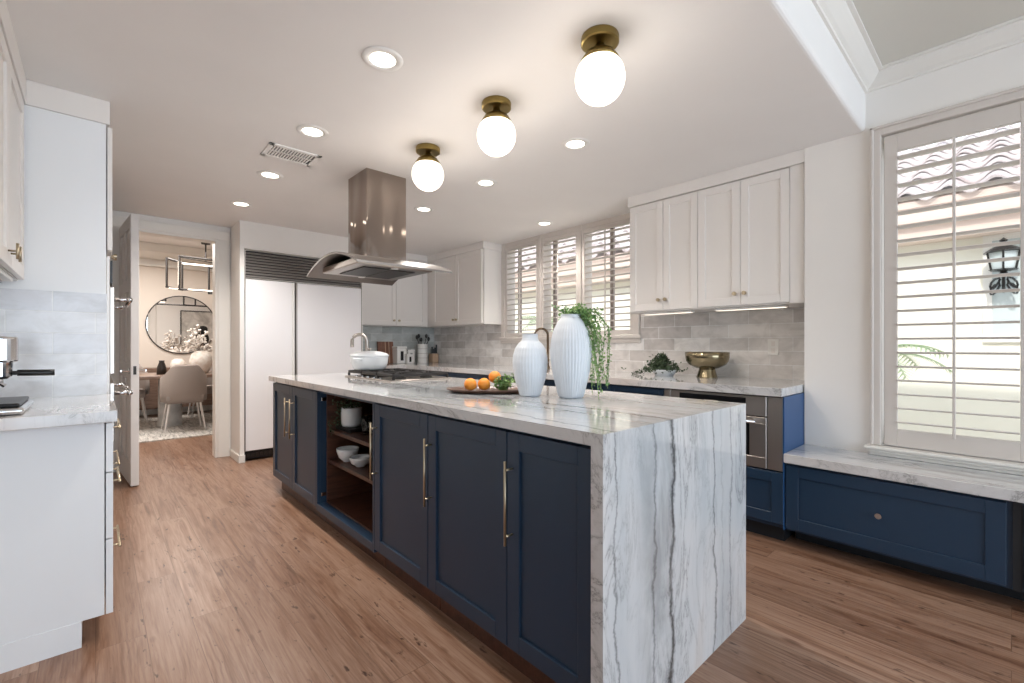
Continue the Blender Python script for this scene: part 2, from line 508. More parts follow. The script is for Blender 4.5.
# casing round the doorway
bm = B()
bx(bm, DX1 + .012, 1.048, 5.575, 5.60, 0, DZ + .10); bx(bm, DX0 - .12, DX0 - .012, 5.575, 5.60, 0, DZ + .10)
bx(bm, DX0 - .12, 1.048, 5.572, 5.60, DZ + .012, DZ + .10)
bx(bm, DX1 - .012, DX1 + .02, 5.585, 5.735, 0, DZ); bx(bm, DX0 - .02, DX0 + .012, 5.585, 5.735, 0, DZ); bx(bm, DX0, DX1, 5.585, 5.735, DZ - .012, DZ + .02)
struct('trim_2', bm, 'trim_paint', .003)
bm = B(); bx(bm, 1.046, 1.06, 5.17, 5.575, 0, .075); bx(bm, 1.046, 1.105, 5.165, 5.18, 0, .075); struct('baseboard_back', bm, 'trim_paint', .002)
# tile backsplashes
bm = B(); bx(bm, 3.733, 3.745, A0 - .06, A1 + .06, .922, 1.24); bx(bm, 3.733, 3.745, .885, A0 - .06, .922, 1.44); bx(bm, 3.733, 3.745, A1 + .06, 5.83, .922, 1.44)
bx(bm, 3.35, 3.745, .885, .892, .922, 1.43)
struct('wall_tile_right', bm, 'tile_y')
bm = B(); bx(bm, 2.36, 3.733, 5.818, 5.83, .922, 1.44); struct('wall_tile_back', bm, 'tile_x')
# dining room shell
bm = B(); bx(bm, -2.2, 4.0, 9.8, 9.9, 0, 2.8); struct('wall_dining', bm, 'dining_wall')
bm = B(); bx(bm, 3.6, 3.7, 5.99, 9.8, 0, 2.8); struct('wall_dining_right', bm, 'dining_wall')
bm = B(); bx(bm, -2.2, 3.6, 9.70, 9.8, 2.50, 2.75); bx(bm, -2.2, 3.6, 9.785, 9.8, 0, .12); struct('trim_3', bm, 'trim_paint', .01)
bm = B(); bx(bm, -2.2, 3.6, 8.9, 9.70, 2.62, 2.75); struct('trim_4', bm, 'trim_paint', .01)

# ------------------------------------------------------------------ shutters / windows
def shutter(label, y0, y1, z0, z1, x, lz0, lz1, pitch, blade, tilt, stile=.05, group=None, rod_u=.5, rod='shutter_paint'):
    t = thing('window_shutter', label, 'shutter', (x, (y0 + y1) / 2, z0), group)
    bm = B()
    bx(bm, x - .014, x + .014, y0, y0 + stile, z0, z1); bx(bm, x - .014, x + .014, y1 - stile, y1, z0, z1)
    bx(bm, x - .014, x + .014, y0 + stile, y1 - stile, z0, lz0); bx(bm, x - .014, x + .014, y0 + stile, y1 - stile, lz1, z1)
    obj('shutter_frame', bm, 'shutter_paint', t, bev=.002)
    bm = B()
    n = int(round((lz1 - lz0) / pitch))
    for i in range(n):
        z = lz0 + (i + .5) * (lz1 - lz0) / n
        ring0 = []; ring1 = []
        for k in range(10):
            a = 2 * PI * k / 10
            dx = math.cos(a) * blade / 2; dz = math.sin(a) * .0055
            X = dx * math.cos(tilt) - dz * math.sin(tilt); Z = dx * math.sin(tilt) + dz * math.cos(tilt)
            ring0.append(bm.verts.new((x + X, y0 + stile + .002, z + Z))); ring1.append(bm.verts.new((x + X, y1 - stile - .002, z + Z)))
        for k in range(10): bm.faces.new((ring0[k], ring0[(k + 1) % 10], ring1[(k + 1) % 10], ring1[k]))
        bm.faces.new(ring0); bm.faces.new(ring1[::-1])
    obj('louvers', bm, 'shutter_paint', t, smooth=False)
    yr = y0 + (y1 - y0) * rod_u
    bm = B(); xr = x - blade / 2 - .008
    bx(bm, xr - .005, xr + .005, yr - .006, yr + .006, lz0 - .02, lz1 - .01)
    obj('tilt_rod', bm, rod, t, bev=.002)
    return t


# big window: casing, sill, sash, pane
wf = tag(bpy.data.objects.new('window_1', None), kind='structure'); COL.objects.link(wf); wf.location = (3.32, (WY0 + WY1) / 2, WZ0)
bm = B()
bx(bm, 3.30, 3.34, WY1 - .004, WY1 + .045, WZ0, WZ1 + .05); bx(bm, 3.30, 3.34, WY0 - .045, WY0 + .004, WZ0, WZ1 + .05); bx(bm, 3.30, 3.34, WY0, WY1, WZ1 - .004, WZ1 + .05)
bx(bm, 3.288, 3.31, WY1 + .028, WY1 + .045, WZ0, WZ1 + .05); bx(bm, 3.288, 3.31, WY0, WY1 + .045, WZ1 + .033, WZ1 + .05)
obj('window_frame', bm, 'shutter_paint', wf, bev=.004)
bm = B(); bx(bm, 3.250, 3.34, WY0 - .06, WY1 + .065, WZ0 - .018, WZ0); bx(bm, 3.262, 3.32, WY0 - .05, WY1 + .052, WZ0 - .034, WZ0 - .018)
bx(bm, 3.275, 3.32, WY0 - .05, WY1 + .048, .5465, WZ0 - .034)
obj('window_sill', bm, 'trim_paint', wf, bev=.006, seg=3)
bm = B()
for a, b in ((WY0, WY0 + .05), (WY1 - .05, WY1), (-.43, -.37)): bx(bm, 3.43, 3.47, a, b, WZ0, WZ1)
bx(bm, 3.43, 3.47, WY0, WY1, WZ0, WZ0 + .05); bx(bm, 3.43, 3.47, WY0, WY1, WZ1 - .05, WZ1)
obj('window_sash', bm, 'trim_paint', wf, bev=.002)
bm = B(); bx(bm, 3.448, 3.452, WY0, WY1, WZ0, WZ1); obj('pane', bm, 'glass', wf)
shutter('white plantation shutter panel with open louvers on the tall window above the bench', -.088, .490, WZ0 + .005, WZ1 - .012, 3.335, .70, 2.262, .0765, .066, math.radians(-6), .058, rod_u=.50)
shutter('white shutter panel cut off by the right edge of the photo', -.675, -.095, WZ0 + .005, WZ1 - .012, 3.335, .70, 2.262, .0765, .066, math.radians(-6), .058)

# triple window
wf = tag(bpy.data.objects.new('window_2', None), kind='structure'); COL.objects.link(wf); wf.location = (3.745, 3.32, AZ0)
bm = B()
for a, b in ((A0 - .05, A0 + .012), (A1 - .012, A1 + .05), (3.005, 3.045), (3.59, 3.63)): bx(bm, 3.712, 3.90, a, b, 1.235, AZ1 + .06)
bx(bm, 3.72, 3.90, A0 - .05, A1 + .05, AZ1 - .01, AZ1 + .06)
bx(bm, 3.70, 3.90, A0 - .07, A1 + .07, 1.235, AZ0)
bx(bm, 3.715, 3.74, A0 - .06, A1 + .06, 1.195, 1.235)
obj('window_frame', bm, 'shutter_paint', wf, bev=.004)
bm = B()
for y in (2.72, 3.13, 3.50, 4.08): bx(bm, 3.845, 3.875, y - .018, y + .018, AZ0, AZ1)
obj('window_mullion', bm, 'fabric_gray', wf)
bm = B(); bx(bm, 3.858, 3.862, A0, A1, AZ0, AZ1); obj('pane', bm, 'glass', wf)
for lab, a, b in (('white louvered shutter nearest the right upper cabinets, behind the trailing plant', 2.39, 3.003),
                  ('middle white louvered shutter of the triple window over the counter', 3.047, 3.588),
                  ('white louvered shutter nearest the corner cabinet, leftmost of the triple window', 3.632, 4.206)):
    shutter(lab, a, b, AZ0 + .004, AZ1 - .012, 3.735, 1.32, 2.325, .063, .054, math.radians(-6), .036, rod_u=.5)

# ================================================================== ISLAND
IX0, IX1 = 1.06, 2.035
F = Face('x-', 1.08)
ZT = .870; ZB = .120


def carcass(y0, y1, parent, open_front=False):
    bm = B()
    if not open_front:
        bx(bm, 1.08, IX1, y0, y1, .10, .883)
    else:
        bx(bm, 1.08, IX1, y0, y0 + .018, .10, .883); bx(bm, 1.08, IX1, y1 - .018, y1, .10, .883)
        bx(bm, 1.55, 1.57, y0 + .018, y1 - .018, .10, .883); bx(bm, 1.06, 1.55, y0 + .018, y1 - .018, .10, .145)
        bx(bm, 1.08, 1.55, y0 + .018, y1 - .018, .862, .883)
        bx(bm, 1.06, 1.08, y0, y0 + .018, .10, .867); bx(bm, 1.06, 1.08, y1 - .018, y1, .10, .867)
    obj('cabinet_body', bm, 'cabinet_navy', parent, bev=.001)
    bm = B(); bx(bm, 1.125, IX1 - .04, y0 + .001, y1 - .001, 0, .10); obj('toe_kick', bm, 'walnut', parent)


g = 'navy cabinets under the island worktop'
t = thing('island_cabinet', 'navy island cabinet with two tall doors beside the marble waterfall end', 'cabinet', (1.5, 1.26, 0), g)
carcass(.810, 1.700, t)
d = shaker(F, .812, 1.186, ZB, ZT, parent=t); bar_pull(F, 1.158, .49, .776, .02, d)
d = shaker(F, 1.190, 1.698, ZB, ZT, parent=t); bar_pull(F, 1.672, .49, .776, .02, d)
t = thing('island_cabinet', 'navy island cabinet with one door, just right of the open shelves', 'cabinet', (1.5, 1.96, 0), g)
carcass(1.702, 2.214, t)
d = shaker(F, 1.704, 2.212, ZB, ZT, parent=t); bar_pull(F, 2.182, .49, .78, .02, d)
t = thing('island_shelf_cabinet', 'open island cabinet with dark wooden shelves holding bowls', 'cabinet', (1.5, 2.63, 0), g)
carcass(2.216, 3.052, t, True)
bm = B(); bx(bm, 1.12, 1.55, 3.022, 3.034, .145, .862); bx(bm, 1.12, 1.55, 2.234, 2.246, .145, .862); bx(bm, 1.54, 1.55, 2.246, 3.022, .145, .862); bx(bm, 1.115, 1.54, 2.246, 3.022, .145, .157)
bx(bm, 1.12, 1.54, 2.246, 3.022, .85, .862)
obj('wood_lining', bm, 'walnut', t)
for z in (.40, .60):
    bm = B(); bx(bm, 1.13, 1.54, 2.246, 3.022, z, z + .022); obj('shelf', bm, 'walnut', t, bev=.001)
for z in (.20, .82):
    bm = B(); bx(bm, 1.085, 1.115, 3.024, 3.034, z - .012, z + .012); obj('hinge', bm, 'chrome', t, bev=.002)
t = thing('island_cabinet', 'navy island cabinet with two doors at the fridge end', 'cabinet', (1.5, 3.54, 0), g)
carcass(3.054, 4.030, t)
d = shaker(F, 3.056, 3.540, ZB, ZT, parent=t); bar_pull(F, 3.487, .50, .785, .02, d)
d = shaker(F, 3.544, 4.028, ZB, ZT, parent=t); bar_pull(F, 3.600, .50, .785, .02, d)

t = thing('island_worktop', 'veined grey and white stone worktop with waterfall end on the navy island', 'countertop', (1.55, 2.4, 0))
bm = B(); bx(bm, 1.042, 2.055, .766, 4.085, .884, .922); obj('worktop_slab', bm, 'quartzite', t)
bm = B(); bx(bm, 1.042, 2.055, .766, .808, 0, .884); obj('waterfall_leg', bm, 'quartzite', t)

# ================================================================== RIGHT COUNTER RUN
F = Face('x-', 2.97)
t = thing('base_cabinet', 'navy base cabinet run under the right counter left of the oven', 'cabinet', (3.3, 3.5, 0), 'navy base cabinets')
bm = B(); bx(bm, 2.97, 3.733, 1.65, 5.2, .10, .869); bx(bm, 2.97, 3.733, 5.2, 5.818, .10, .869); obj('cabinet_body', bm, 'cabinet_navy', t)
bm = B(); bx(bm, 3.04, 3.733, 1.65, 5.2, 0, .10); obj('toe_kick', bm, 'toe_kick_dark', t)
y = 1.652
for w in (.45, .45, .6, .6, .45, .45):
    d = shaker(F, y + .002, y + w - .002, ZB, .70, parent=t); knob(F, y + .04, .64, .02, d)
    d = shaker(F, y + .002, y + w - .002, .705, .86, parent=t, rail=.035, name='drawer'); knob(F, y + w / 2, .78, .02, d)
    y += w
t = thing('base_cabinet', 'navy base cabinet under the back counter beside the white fridge', 'cabinet', (2.66, 5.5, 0), 'navy base cabinets')
bm = B(); bx(bm, 2.365, 2.968, 5.22, 5.818, .10, .869); obj('cabinet_body', bm, 'cabinet_navy', t)
Fb = Face('y-', 5.22)
d = shaker(Fb, 2.37, 2.66, ZB, .86, parent=t); knob(Fb, 2.63, .8, .02, d)
d = shaker(Fb, 2.665, 2.94, ZB, .86, parent=t); knob(Fb, 2.70, .8, .02, d)
bm = B(); bx(bm, 2.365, 2.968, 5.29, 5.818, 0, .10); obj('toe_kick', bm, 'toe_kick_dark', t)

# oven cabinet
t = thing('oven_cabinet', 'navy cabinet housing the steel oven, with one drawer below', 'cabinet', (3.3, 1.27, 0), 'navy base cabinets')
bm = B(); bx(bm, 2.97, 3.735, .895, .915, .10, .869); bx(bm, 2.97, 3.733, 1.628, 1.648, .10, .869); bx(bm, 3.55, 3.733, .915, 1.628, .10, .869)
bx(bm, 2.97, 3.55, .915, 1.628, .10, .425)
obj('cabinet_body', bm, 'cabinet_navy', t)
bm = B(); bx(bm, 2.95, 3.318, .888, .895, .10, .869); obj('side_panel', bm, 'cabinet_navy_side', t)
bm = B(); bx(bm, 3.04, 3.733, .915, 1.648, 0, .10); obj('toe_kick', bm, 'toe_kick_dark', t)
d = shaker(F, .897, 1.646, .125, .425, parent=t, rail=.06, name='drawer'); knob(F, 1.27, .275, .02, d)
t = thing('built_in_oven', 'stainless steel built-in oven with black control panel in the right counter', 'oven', (3.2, 1.27, .43))
bm = B(); bx(bm, 2.975, 3.545, .917, 1.626, .43, .865); obj('oven_body', bm, 'dark_metal', t)
bm = B(); F.box(bm, .985, 1.595, .745, .863, .0, .02); obj('control_fascia', bm, 'brushed_steel', t, bev=.002)
bm = B(); F.box(bm, 1.10, 1.53, .765, .850, .02, .023); cp = obj('control_panel', bm, 'black_plastic', t)
bm = B(); F.box(bm, 1.27, 1.36, .795, .818, .023, .0235); obj('display', bm, 'fabric_gray', cp)
bm = B(); F.box(bm, .985, 1.595, .435, .500, 0, .02); F.box(bm, .985, 1.595, .700, .738, 0, .02); F.box(bm, .985, 1.08, .5, .7, 0, .02); F.box(bm, 1.50, 1.595, .5, .7, 0, .02)
dr = obj('oven_door', bm, 'brushed_steel', t, bev=.002)
bm = B(); F.box(bm, 1.08, 1.50, .50, .70, .004, .014); obj('oven_window', bm, 'black_plastic', dr)
bar_pull(F, .715, 1.03, 1.55, .02, dr, 'chrome', True, .011, out=.05)
bm = B(); F.box(bm, .897, .980, .435, .865, 0, .018); obj('side_trim', bm, 'brushed_steel', t, bev=.002)
bm = B(); F.box(bm, 1.600, 1.646, .435, .865, 0, .018); obj('side_trim', bm, 'brushed_steel', t, bev=.002)

bm = B(); bx(bm, 2.925, 3.733, .893, 5.20, .872, .922); bx(bm, 2.362, 3.733, 5.20, 5.818, .872, .922)
tag(obj('kitchen_worktop', bm, 'quartzite', loc=(3.3, 3, .872), bev=.002), 'stone worktop running along the window wall with the gold bowl on it', 'countertop')

# window bench
t = thing('window_bench', 'low navy window bench with one wide drawer under the shutters', 'bench', (3.1, .3, 0))
F2 = Face('x-', 2.97)
bm = B(); bx(bm, 2.97, 3.318, -1.6, .884, .10, .493); obj('bench_body', bm, 'cabinet_navy', t)
bm = B(); bx(bm, 3.14, 3.318, -1.6, .884, 0, .10); obj('toe_kick', bm, 'toe_kick_dark', t)
d = shaker(F2, .015, .882, .115, .480, parent=t, rail=.065, name='drawer'); knob(F2, .455, .306, .02, d, 'chrome')
bm = B(); F2.box(bm, -.033, -.004, .10, .49, 0, .008); obj('drawer_gap_shade', bm, 'toe_kick_dark', t)  # near-black strip painting the shade of the gap between the drawers
d = shaker(F2, -.92, -.04, .115, .480, parent=t, rail=.065, name='drawer'); knob(F2, -.48, .306, .02, d, 'chrome')
bm = B(); bx(bm, 2.928, 3.318, -1.6, .886, .495, .546)
tag(obj('bench_top', bm, 'quartzite', loc=(3.12, 0, .495), bev=.002), 'pale stone slab on top of the low window bench', 'bench top')

# ------------------------------------------------------------------ upper cabinets
def upper(label, F, splits, z0, z1, body, parent_loc, knobs, grp, rail=.055, mat='cabinet_white'):
    t = thing('wall_cabinet', label, 'cabinet', parent_loc, grp)
    bm = B(); bx(bm, *body); obj('cabinet_body', bm, mat, t, bev=.001)
    for (a, b, ku) in splits:
        d = shaker(F, a, b, z0, z1, parent=t, rail=rail, mat=mat)
        if ku is not None: knob(F, ku, knobs, .02, d)
    return t


Fu = Face('x-', 3.36)
gu = 'white wall cabinets'
upper('white wall cabinet directly above the gold bowl, beside the bare wall', Fu, ((.975, 1.282, 1.25), (1.285, 1.588, 1.315)), 1.455, 2.33, (3.36, 3.733, .893, 1.59, 1.445, 2.335), (3.55, 1.24, 1.44), 1.535, gu)
bm = B(); bx(bm, 3.34, 3.36, .893, .972, 1.445, 2.335); obj('filler_panel', bm, 'cabinet_white', COL.objects['wall_cabinet'])
upper('white wall cabinet beside the shuttered sink window, above the dark potted plant', Fu, ((1.592, 1.872, 1.845), (1.875, 2.178, 1.905)), 1.455, 2.33, (3.36, 3.733, 1.592, 2.18, 1.445, 2.335), (3.55, 1.88, 1.44), 1.535, gu)
Fc = Face('x-', 3.44)
upper('white corner wall cabinet between back wall and shuttered window', Fc, ((4.29, 4.82, 4.79), (4.825, 5.36, 4.855)), 1.44, 2.33, (3.44, 3.733, 4.262, 5.818, 1.43, 2.335), (3.58, 4.8, 1.43), 1.50, gu)
Fd = Face('y-', 5.52)
upper('white wall cabinet above the canisters, right of the fridge', Fd, ((2.40, 2.94, 2.905), (2.945, 3.40, 2.98)), 1.44, 2.33, (2.362, 3.438, 5.52, 5.818, 1.43, 2.335), (2.9, 5.67, 1.43), 1.50, gu)
bm = B(); bx(bm, 3.325, 3.73, .886, 2.188, 2.336, CZ); bx(bm, 3.423, 3.73, 4.255, 5.81, 2.336, CZ); bx(bm, 2.362, 3.423, 5.503, 5.81, 2.336, CZ)
struct('trim_5', bm, 'cabinet_white', .002)
for y0, y1 in ((1.02, 1.5), (1.68, 2.1)):
    t = thing('under_cabinet_light', 'slim white light strip under the wall cabinet ' + ('above the gold bowl' if y0 < 1.2 else 'above the potted plant'), 'light', (3.45, (y0 + y1) / 2, 1.425), 'under cabinet light strips')
    bm = B(); bx(bm, 3.42, 3.48, y0, y1, 1.430, 1.4445); obj('housing', bm, 'plastic_white', t, bev=.002)
    bm = B(); bx(bm, 3.43, 3.47, y0 + .01, y1 - .01, 1.427, 1.4302); obj('lens', bm, 'undercab_led', t)

# outlets
for lab, y in (('white wall outlet on the tiles right of the gold bowl', 1.197),):
    t = thing('wall_outlet', lab, 'outlet', (3.733, y, 1.158))
    bm = B(); bx(bm, 3.727, 3.7335, y - .036, y + .036, 1.10, 1.216); obj('cover_plate', bm, 'plastic_white', t, bev=.002)
    bm = B()
    for dz in (-.026, .026):
        bx(bm, 3.7255, 3.728, y - .014, y + .014, 1.158 + dz - .018, 1.158 + dz + .018)
    obj('socket', bm, 'cabinet_white', t, bev=.001)

# ================================================================== FRIDGE
t = thing('refrigerator', 'built-in fridge with two white panel doors and a steel grille on top', 'refrigerator', (1.72, 5.5, 0))
Ff = Face('y-', 5.22)
bm = B(); bx(bm, 1.104, 2.326, 5.22, 5.82, .02, 2.14); obj('fridge_body', bm, 'dark_metal', t)
bm = B(); Ff.box(bm, 1.112, 1.553, .105, 1.842, 0, .03); d1 = obj('door', bm, 'fridge_panel', t, bev=.003)
bm = B(); Ff.box(bm, 1.606, 2.322, .105, 1.842, 0, .03); d2 = obj('door', bm, 'fridge_panel', t, bev=.003)
bm = B(); Ff.box(bm, 1.553, 1.578, .105, 1.842, 0, .038); obj('handle', bm, 'plastic_white', d1, bev=.004)
bm = B(); Ff.box(bm, 1.588, 1.606, .105, 1.842, 0, .038); obj('handle', bm, 'steel', d2, bev=.004)
bm = B()
for a, b, z0, z1 in ((1.104, 1.112, .10, 2.14), (2.322, 2.328, .10, 2.14), (1.104, 2.328, 1.846, 1.856), (1.104, 2.328, 2.128, 2.14)): Ff.box(bm, a, b, z0, z1, 0, .036)
obj('metal_trim', bm, 'steel', t)
bm = B()
for i in range(9):
    z = 1.872 + i * .029
    r = bx(bm, 1.115, 2.32, 5.19, 5.215, z - .0045, z + .0045)
    bmesh.ops.rotate(bm, verts=r, cent=(1.7, 5.2, z), matrix=Matrix.Rotation(math.radians(40), 3, 'X'))
obj('ventilation_grille', bm, 'grille_steel', t)
bm = B(); Ff.box(bm, 1.108, 2.324, .02, .098, -.01, .018)
kg = obj('kick_grille', bm, 'black_plastic', t)
bm = B()
for i in range(30): Ff.box(bm, 1.13 + i * .04, 1.155 + i * .04, .045, .075, .018, .021)
obj('grille_slots', bm, 'dark_metal', kg)

# ================================================================== LEFT SIDE
t = thing('drawer_base_cabinet', 'white base cabinet with drawers at the left edge, plain end panel facing the room', 'cabinet', (-.3, 2.8, 0))
bm = B(); bx(bm, -.648, .026, 2.431, 3.118, .10, .876); obj('cabinet_body', bm, 'cabinet_white_cool', t, bev=.001)
bm = B(); bx(bm, -.648, -.04, 2.428, 3.118, 0, .10); obj('toe_kick', bm, 'cabinet_white_cool', t)
Fl = Face('x+', .03)
for z0, z1 in ((.10, .395), (.400, .660), (.665, .860)):
    bm = B(); Fl.box(bm, 2.431, 3.115, z0, z1, 0, .022); d = obj('drawer', bm, 'cabinet_white_cool', t, bev=.001)
    bar_pull(Fl, (z0 + z1) / 2 + .05, 2.62, 2.92, .022, d, 'gold_pull', True, .005, out=.026)
bm = B(); bx(bm, -.648, .062, 2.31, 3.118, .878, .922)
tag(obj('side_worktop', bm, 'quartzite', loc=(-.3, 2.7, .878), bev=.002), 'pale stone worktop at the left edge under the coffee machine', 'countertop')
bm = B(); bx(bm, -.648, .042, 3.106, 3.118, .922, 1.432); bx(bm, -.65, -.638, 2.3, 3.106, .922, 1.425); struct('wall_tile_left', bm, 'tile_left')

t = thing('oven_tower', 'tall white cabinet tower with plain side panel left of the dining doorway', 'cabinet', (-.3, 3.6, 0))
bm = B(); bx(bm, -.648, .040, 3.12, 4.15, .10, 2.30); obj('cabinet_body', bm, 'cabinet_white_cool', t, bev=.001)
bm = B(); bx(bm, -.648, .00, 3.16, 4.15, 0, .10); obj('toe_kick', bm, 'cabinet_white_cool', t)
Ft = Face('x+', .044)
d = shaker(Ft, 3.125, 3.63, 1.66, 2.29, parent=t, mat='cabinet_white'); knob(Ft, 3.60, 1.70, .02, d)
d = shaker(Ft, 3.635, 4.145, 1.66, 2.29, parent=t, mat='cabinet_white'); knob(Ft, 3.665, 1.70, .02, d)
d = shaker(Ft, 3.125, 4.145, .11, .62, parent=t, mat='cabinet_white', name='drawer'); bar_pull(Ft, .5, 3.4, 3.85, .02, d, 'gold_pull', True)
t = thing('double_wall_oven', 'steel double wall oven seen edge-on in the white tower, its handles sticking out', 'oven', (.05, 3.64, .64))
bm = B(); Ft.box(bm, 3.20, 4.07, .64, 1.64, -.003, .012); obj('oven_front', bm, 'brushed_steel', t, bev=.002)
for z0, z1 in ((.66, .97), (1.02, 1.48)):
    bm = B(); Ft.box(bm, 3.22, 4.05, z0, z1, .012, .03); d = obj('oven_door', bm, 'steel', t, bev=.002)
    bm = B(); Ft.box(bm, 3.32, 3.95, z0 + .05, z1 - .11, .030, .033); obj('oven_window', bm, 'black_plastic', d)
    bar_pull(Ft, z1 - .06, 3.26, 4.01, .03, d, 'chrome', True, .013, out=.065)
bm = B(); Ft.box(bm, 3.22, 4.05, 1.50, 1.62, .012, .022); obj('control_panel', bm, 'black_plastic', t)
bm = B(); bx(bm, -.648, .055, 3.12, 4.16, 2.302, CZ); bx(bm, -.648, -.24, 1.6, 3.12, 2.302, CZ); struct('trim_6', bm, 'cabinet_white', .002)

t = thing('wall_cabinet', 'white wall cabinet above the coffee machine at the left edge', 'cabinet', (-.45, 2.6, 1.43), gu)
bm = B(); bx(bm, -.648, -.267, 1.62, 3.118, 1.47, 2.30); obj('cabinet_body', bm, 'cabinet_white', t)
Fk = Face('x+', -.265)
d = shaker(Fk, 2.60, 3.10, 1.475, 2.29, parent=t, mat='cabinet_white'); bar_pull(Fk, 2.64, 1.50, 1.56, .02, d, out=.025)
d = shaker(Fk, 2.10, 2.595, 1.475, 2.29, parent=t, mat='cabinet_white'); bar_pull(Fk, 2.56, 1.50, 1.56, .02, d, out=.025)
d = shaker(Fk, 1.63, 2.095, 1.475, 2.29, parent=t, mat='cabinet_white')
t = thing('under_cabinet_vent', 'grey slatted vent strip under the left wall cabinet', 'vent', (-.4, 2.6, 1.44))
bm = B(); bx(bm, -.60, -.27, 2.35, 2.98, 1.452, 1.468); obj('housing', bm, 'plastic_white', t, bev=.002)
bm = B()
for i in range(6): bx(bm, -.59 + i * .053, -.565 + i * .053, 2.37, 2.96, 1.442, 1.452)
obj('slat', bm, 'steel', t)

# coffee machine
t = thing('espresso_machine', 'chrome espresso machine with black-handled portafilter, cut off at the left edge', 'coffee machine', (-.42, 2.62, .922))
bm = B(); bx(bm, -.63, -.42, 2.45, 2.85, .95, 1.30); obj('machine_body', bm, 'steel', t, bev=.02, seg=3)
EX = -.268
bm = B(); lathe(bm, [(.0, 1.105), (.040, 1.105), (.048, 1.112), (.048, 1.195), (.044, 1.204), (.0, 1.206)], (EX, 2.60, 0), 28); bx(bm, -.43, EX - .03, 2.575, 2.625, 1.13, 1.18)
obj('group_head', bm, 'chrome', t, smooth=False, bev=.002)
bm = B(); lathe(bm, [(0, 1.040), (.020, 1.042), (.032, 1.052), (.034, 1.105), (0, 1.105)], (EX, 2.60, 0), 24)
tube(bm, [(EX, 2.60, 1.05), (EX, 2.60, 1.025), (EX + .012, 2.60, 1.015)], .008)
pf = obj('portafilter', bm, 'chrome', t)
bm = B(); tube(bm, [(EX + .03, 2.60, 1.064), (-.22, 2.60, 1.064)], .008); tube(bm, [(-.224, 2.60, 1.064), (-.215, 2.6, 1.064), (-.14, 2.60, 1.062), (-.122, 2.60, 1.062)], .0125, 14); obj('handle', bm, 'black_plastic', pf, smooth=True)
bm = B(); bx(bm, -.60, -.188, 2.38, 2.72, .924, .950); obj('drip_tray', bm, 'chrome', t, bev=.012, seg=3)
bm = B(); bx(bm, -.59, -.20, 2.39, 2.71, .9505, .964); obj('tray_grate', bm, 'black_plastic', t, bev=.006, seg=2)

# open panelled door
dt = thing('door_leaf', 'panelled white door standing open at the dining doorway', 'door', (.215, 5.575, 0))
L = .70
bm = B()
bx(bm, .10, L - .10, -.042, -.013, .2, 2.15)
for a, b, z0, z1 in ((0, .10, .012, 2.255), (L - .10, L, .012, 2.255), (.10, L - .10, .012, .20), (.10, L - .10, 2.15, 2.255)): bx(bm, a, b, -.055, 0, z0, z1)
for z0, z1 in ((.90, 1.02), (1.62, 1.72)): bx(bm, .10, L - .10, -.055, 0, z0, z1)
for z0, z1 in ((.20, .90), (1.02, 1.62), (1.72, 2.15)):
    bx(bm, .31, .39, -.055, 0, z0, z1)
    for a, b in ((.14, .27), (.43, .56)): bx(bm, a, b, -.048, -.007, z0 + .04, z1 - .04)
leaf = obj('door_panel', bm, 'door_paint', dt, local=True, bev=.003)
bm = B(); bx(bm, L - .0005, L + .002, -.038, -.018, .93, 1.0); obj('latch_plate', bm, 'dark_metal', dt, local=True)
bm = B()
for s in (-.055, -.001):
    o = -1 if s < -.03 else 1
    tube(bm, [(L - .06, s, .96), (L - .06, s + o * .05, .96)], .009); tube(bm, [(L - .06, s + o * .05, .96), (L - .17, s + o * .05, .955)], .009); tube(bm, [(L - .06, s, .96), (L - .06, s + o * .006, .96)], .026, 16)
obj('lever_handle', bm, 'chrome', dt, local=True, smooth=False)
dt.rotation_euler = (0, 0, -math.atan2(.70, .052))

# ================================================================== RANGE HOOD
t = thing('range_hood', 'steel island range hood with square chimney and arched canopy', 'range hood', (1.56, 3.21, 1.70))
bm = B(); bx(bm, 1.405, 1.56, 3.055, 3.365, 1.78, CZ); bx(bm, 1.56, 1.715, 3.055, 3.365, 1.78, CZ)
obj('chimney', bm, 'hood_steel', t)
bm = B(); N = 16; HX0, HX1, HY0, HY1 = 1.20, 1.92, 2.75, 3.66
top = []; bot = []
for i in range(N + 1):
    f = i / N; yy = HY0 + (HY1 - HY0) * f
    zz = 1.695 + .105 * math.sin(PI * f) ** .9
    top.append((bm.verts.new((HX0, yy, zz + .014)), bm.verts.new((HX1, yy, zz + .014))))
    bot.append((bm.verts.new((HX0, yy, zz)), bm.verts.new((HX1, yy, zz))))
for i in range(N):
    bm.faces.new((top[i][0], top[i][1], top[i + 1][1], top[i + 1][0])); bm.faces.new((bot[i][0], bot[i + 1][0], bot[i + 1][1], bot[i][1]))
    for k in (0, 1): bm.faces.new((top[i][k], top[i + 1][k], bot[i + 1][k], bot[i][k]))
for i in (0, N): bm.faces.new((top[i][0], top[i][1], bot[i][1], bot[i][0]))
obj('canopy', bm, 'canopy_steel', t)
bm = B(); bx(bm, 1.27, 1.85, 2.90, 3.52, 1.715, 1.76); bd = obj('motor_housing', bm, 'steel', t, bev=.006)
bm = B(); bx(bm, 1.36, 1.555, 3.00, 3.42, 1.709, 1.715); bx(bm, 1.565, 1.76, 3.00, 3.42, 1.709, 1.715)
obj('grease_filter', bm, 'dark_metal', bd, bev=.002)
for yy in (2.94, 3.48):
    bm = B(); lathe(bm, [(0, 1.709), (.025, 1.709), (.025, 1.715)], (1.56, yy, 0), 16); obj('hood_lamp', bm, 'plastic_white', bd)

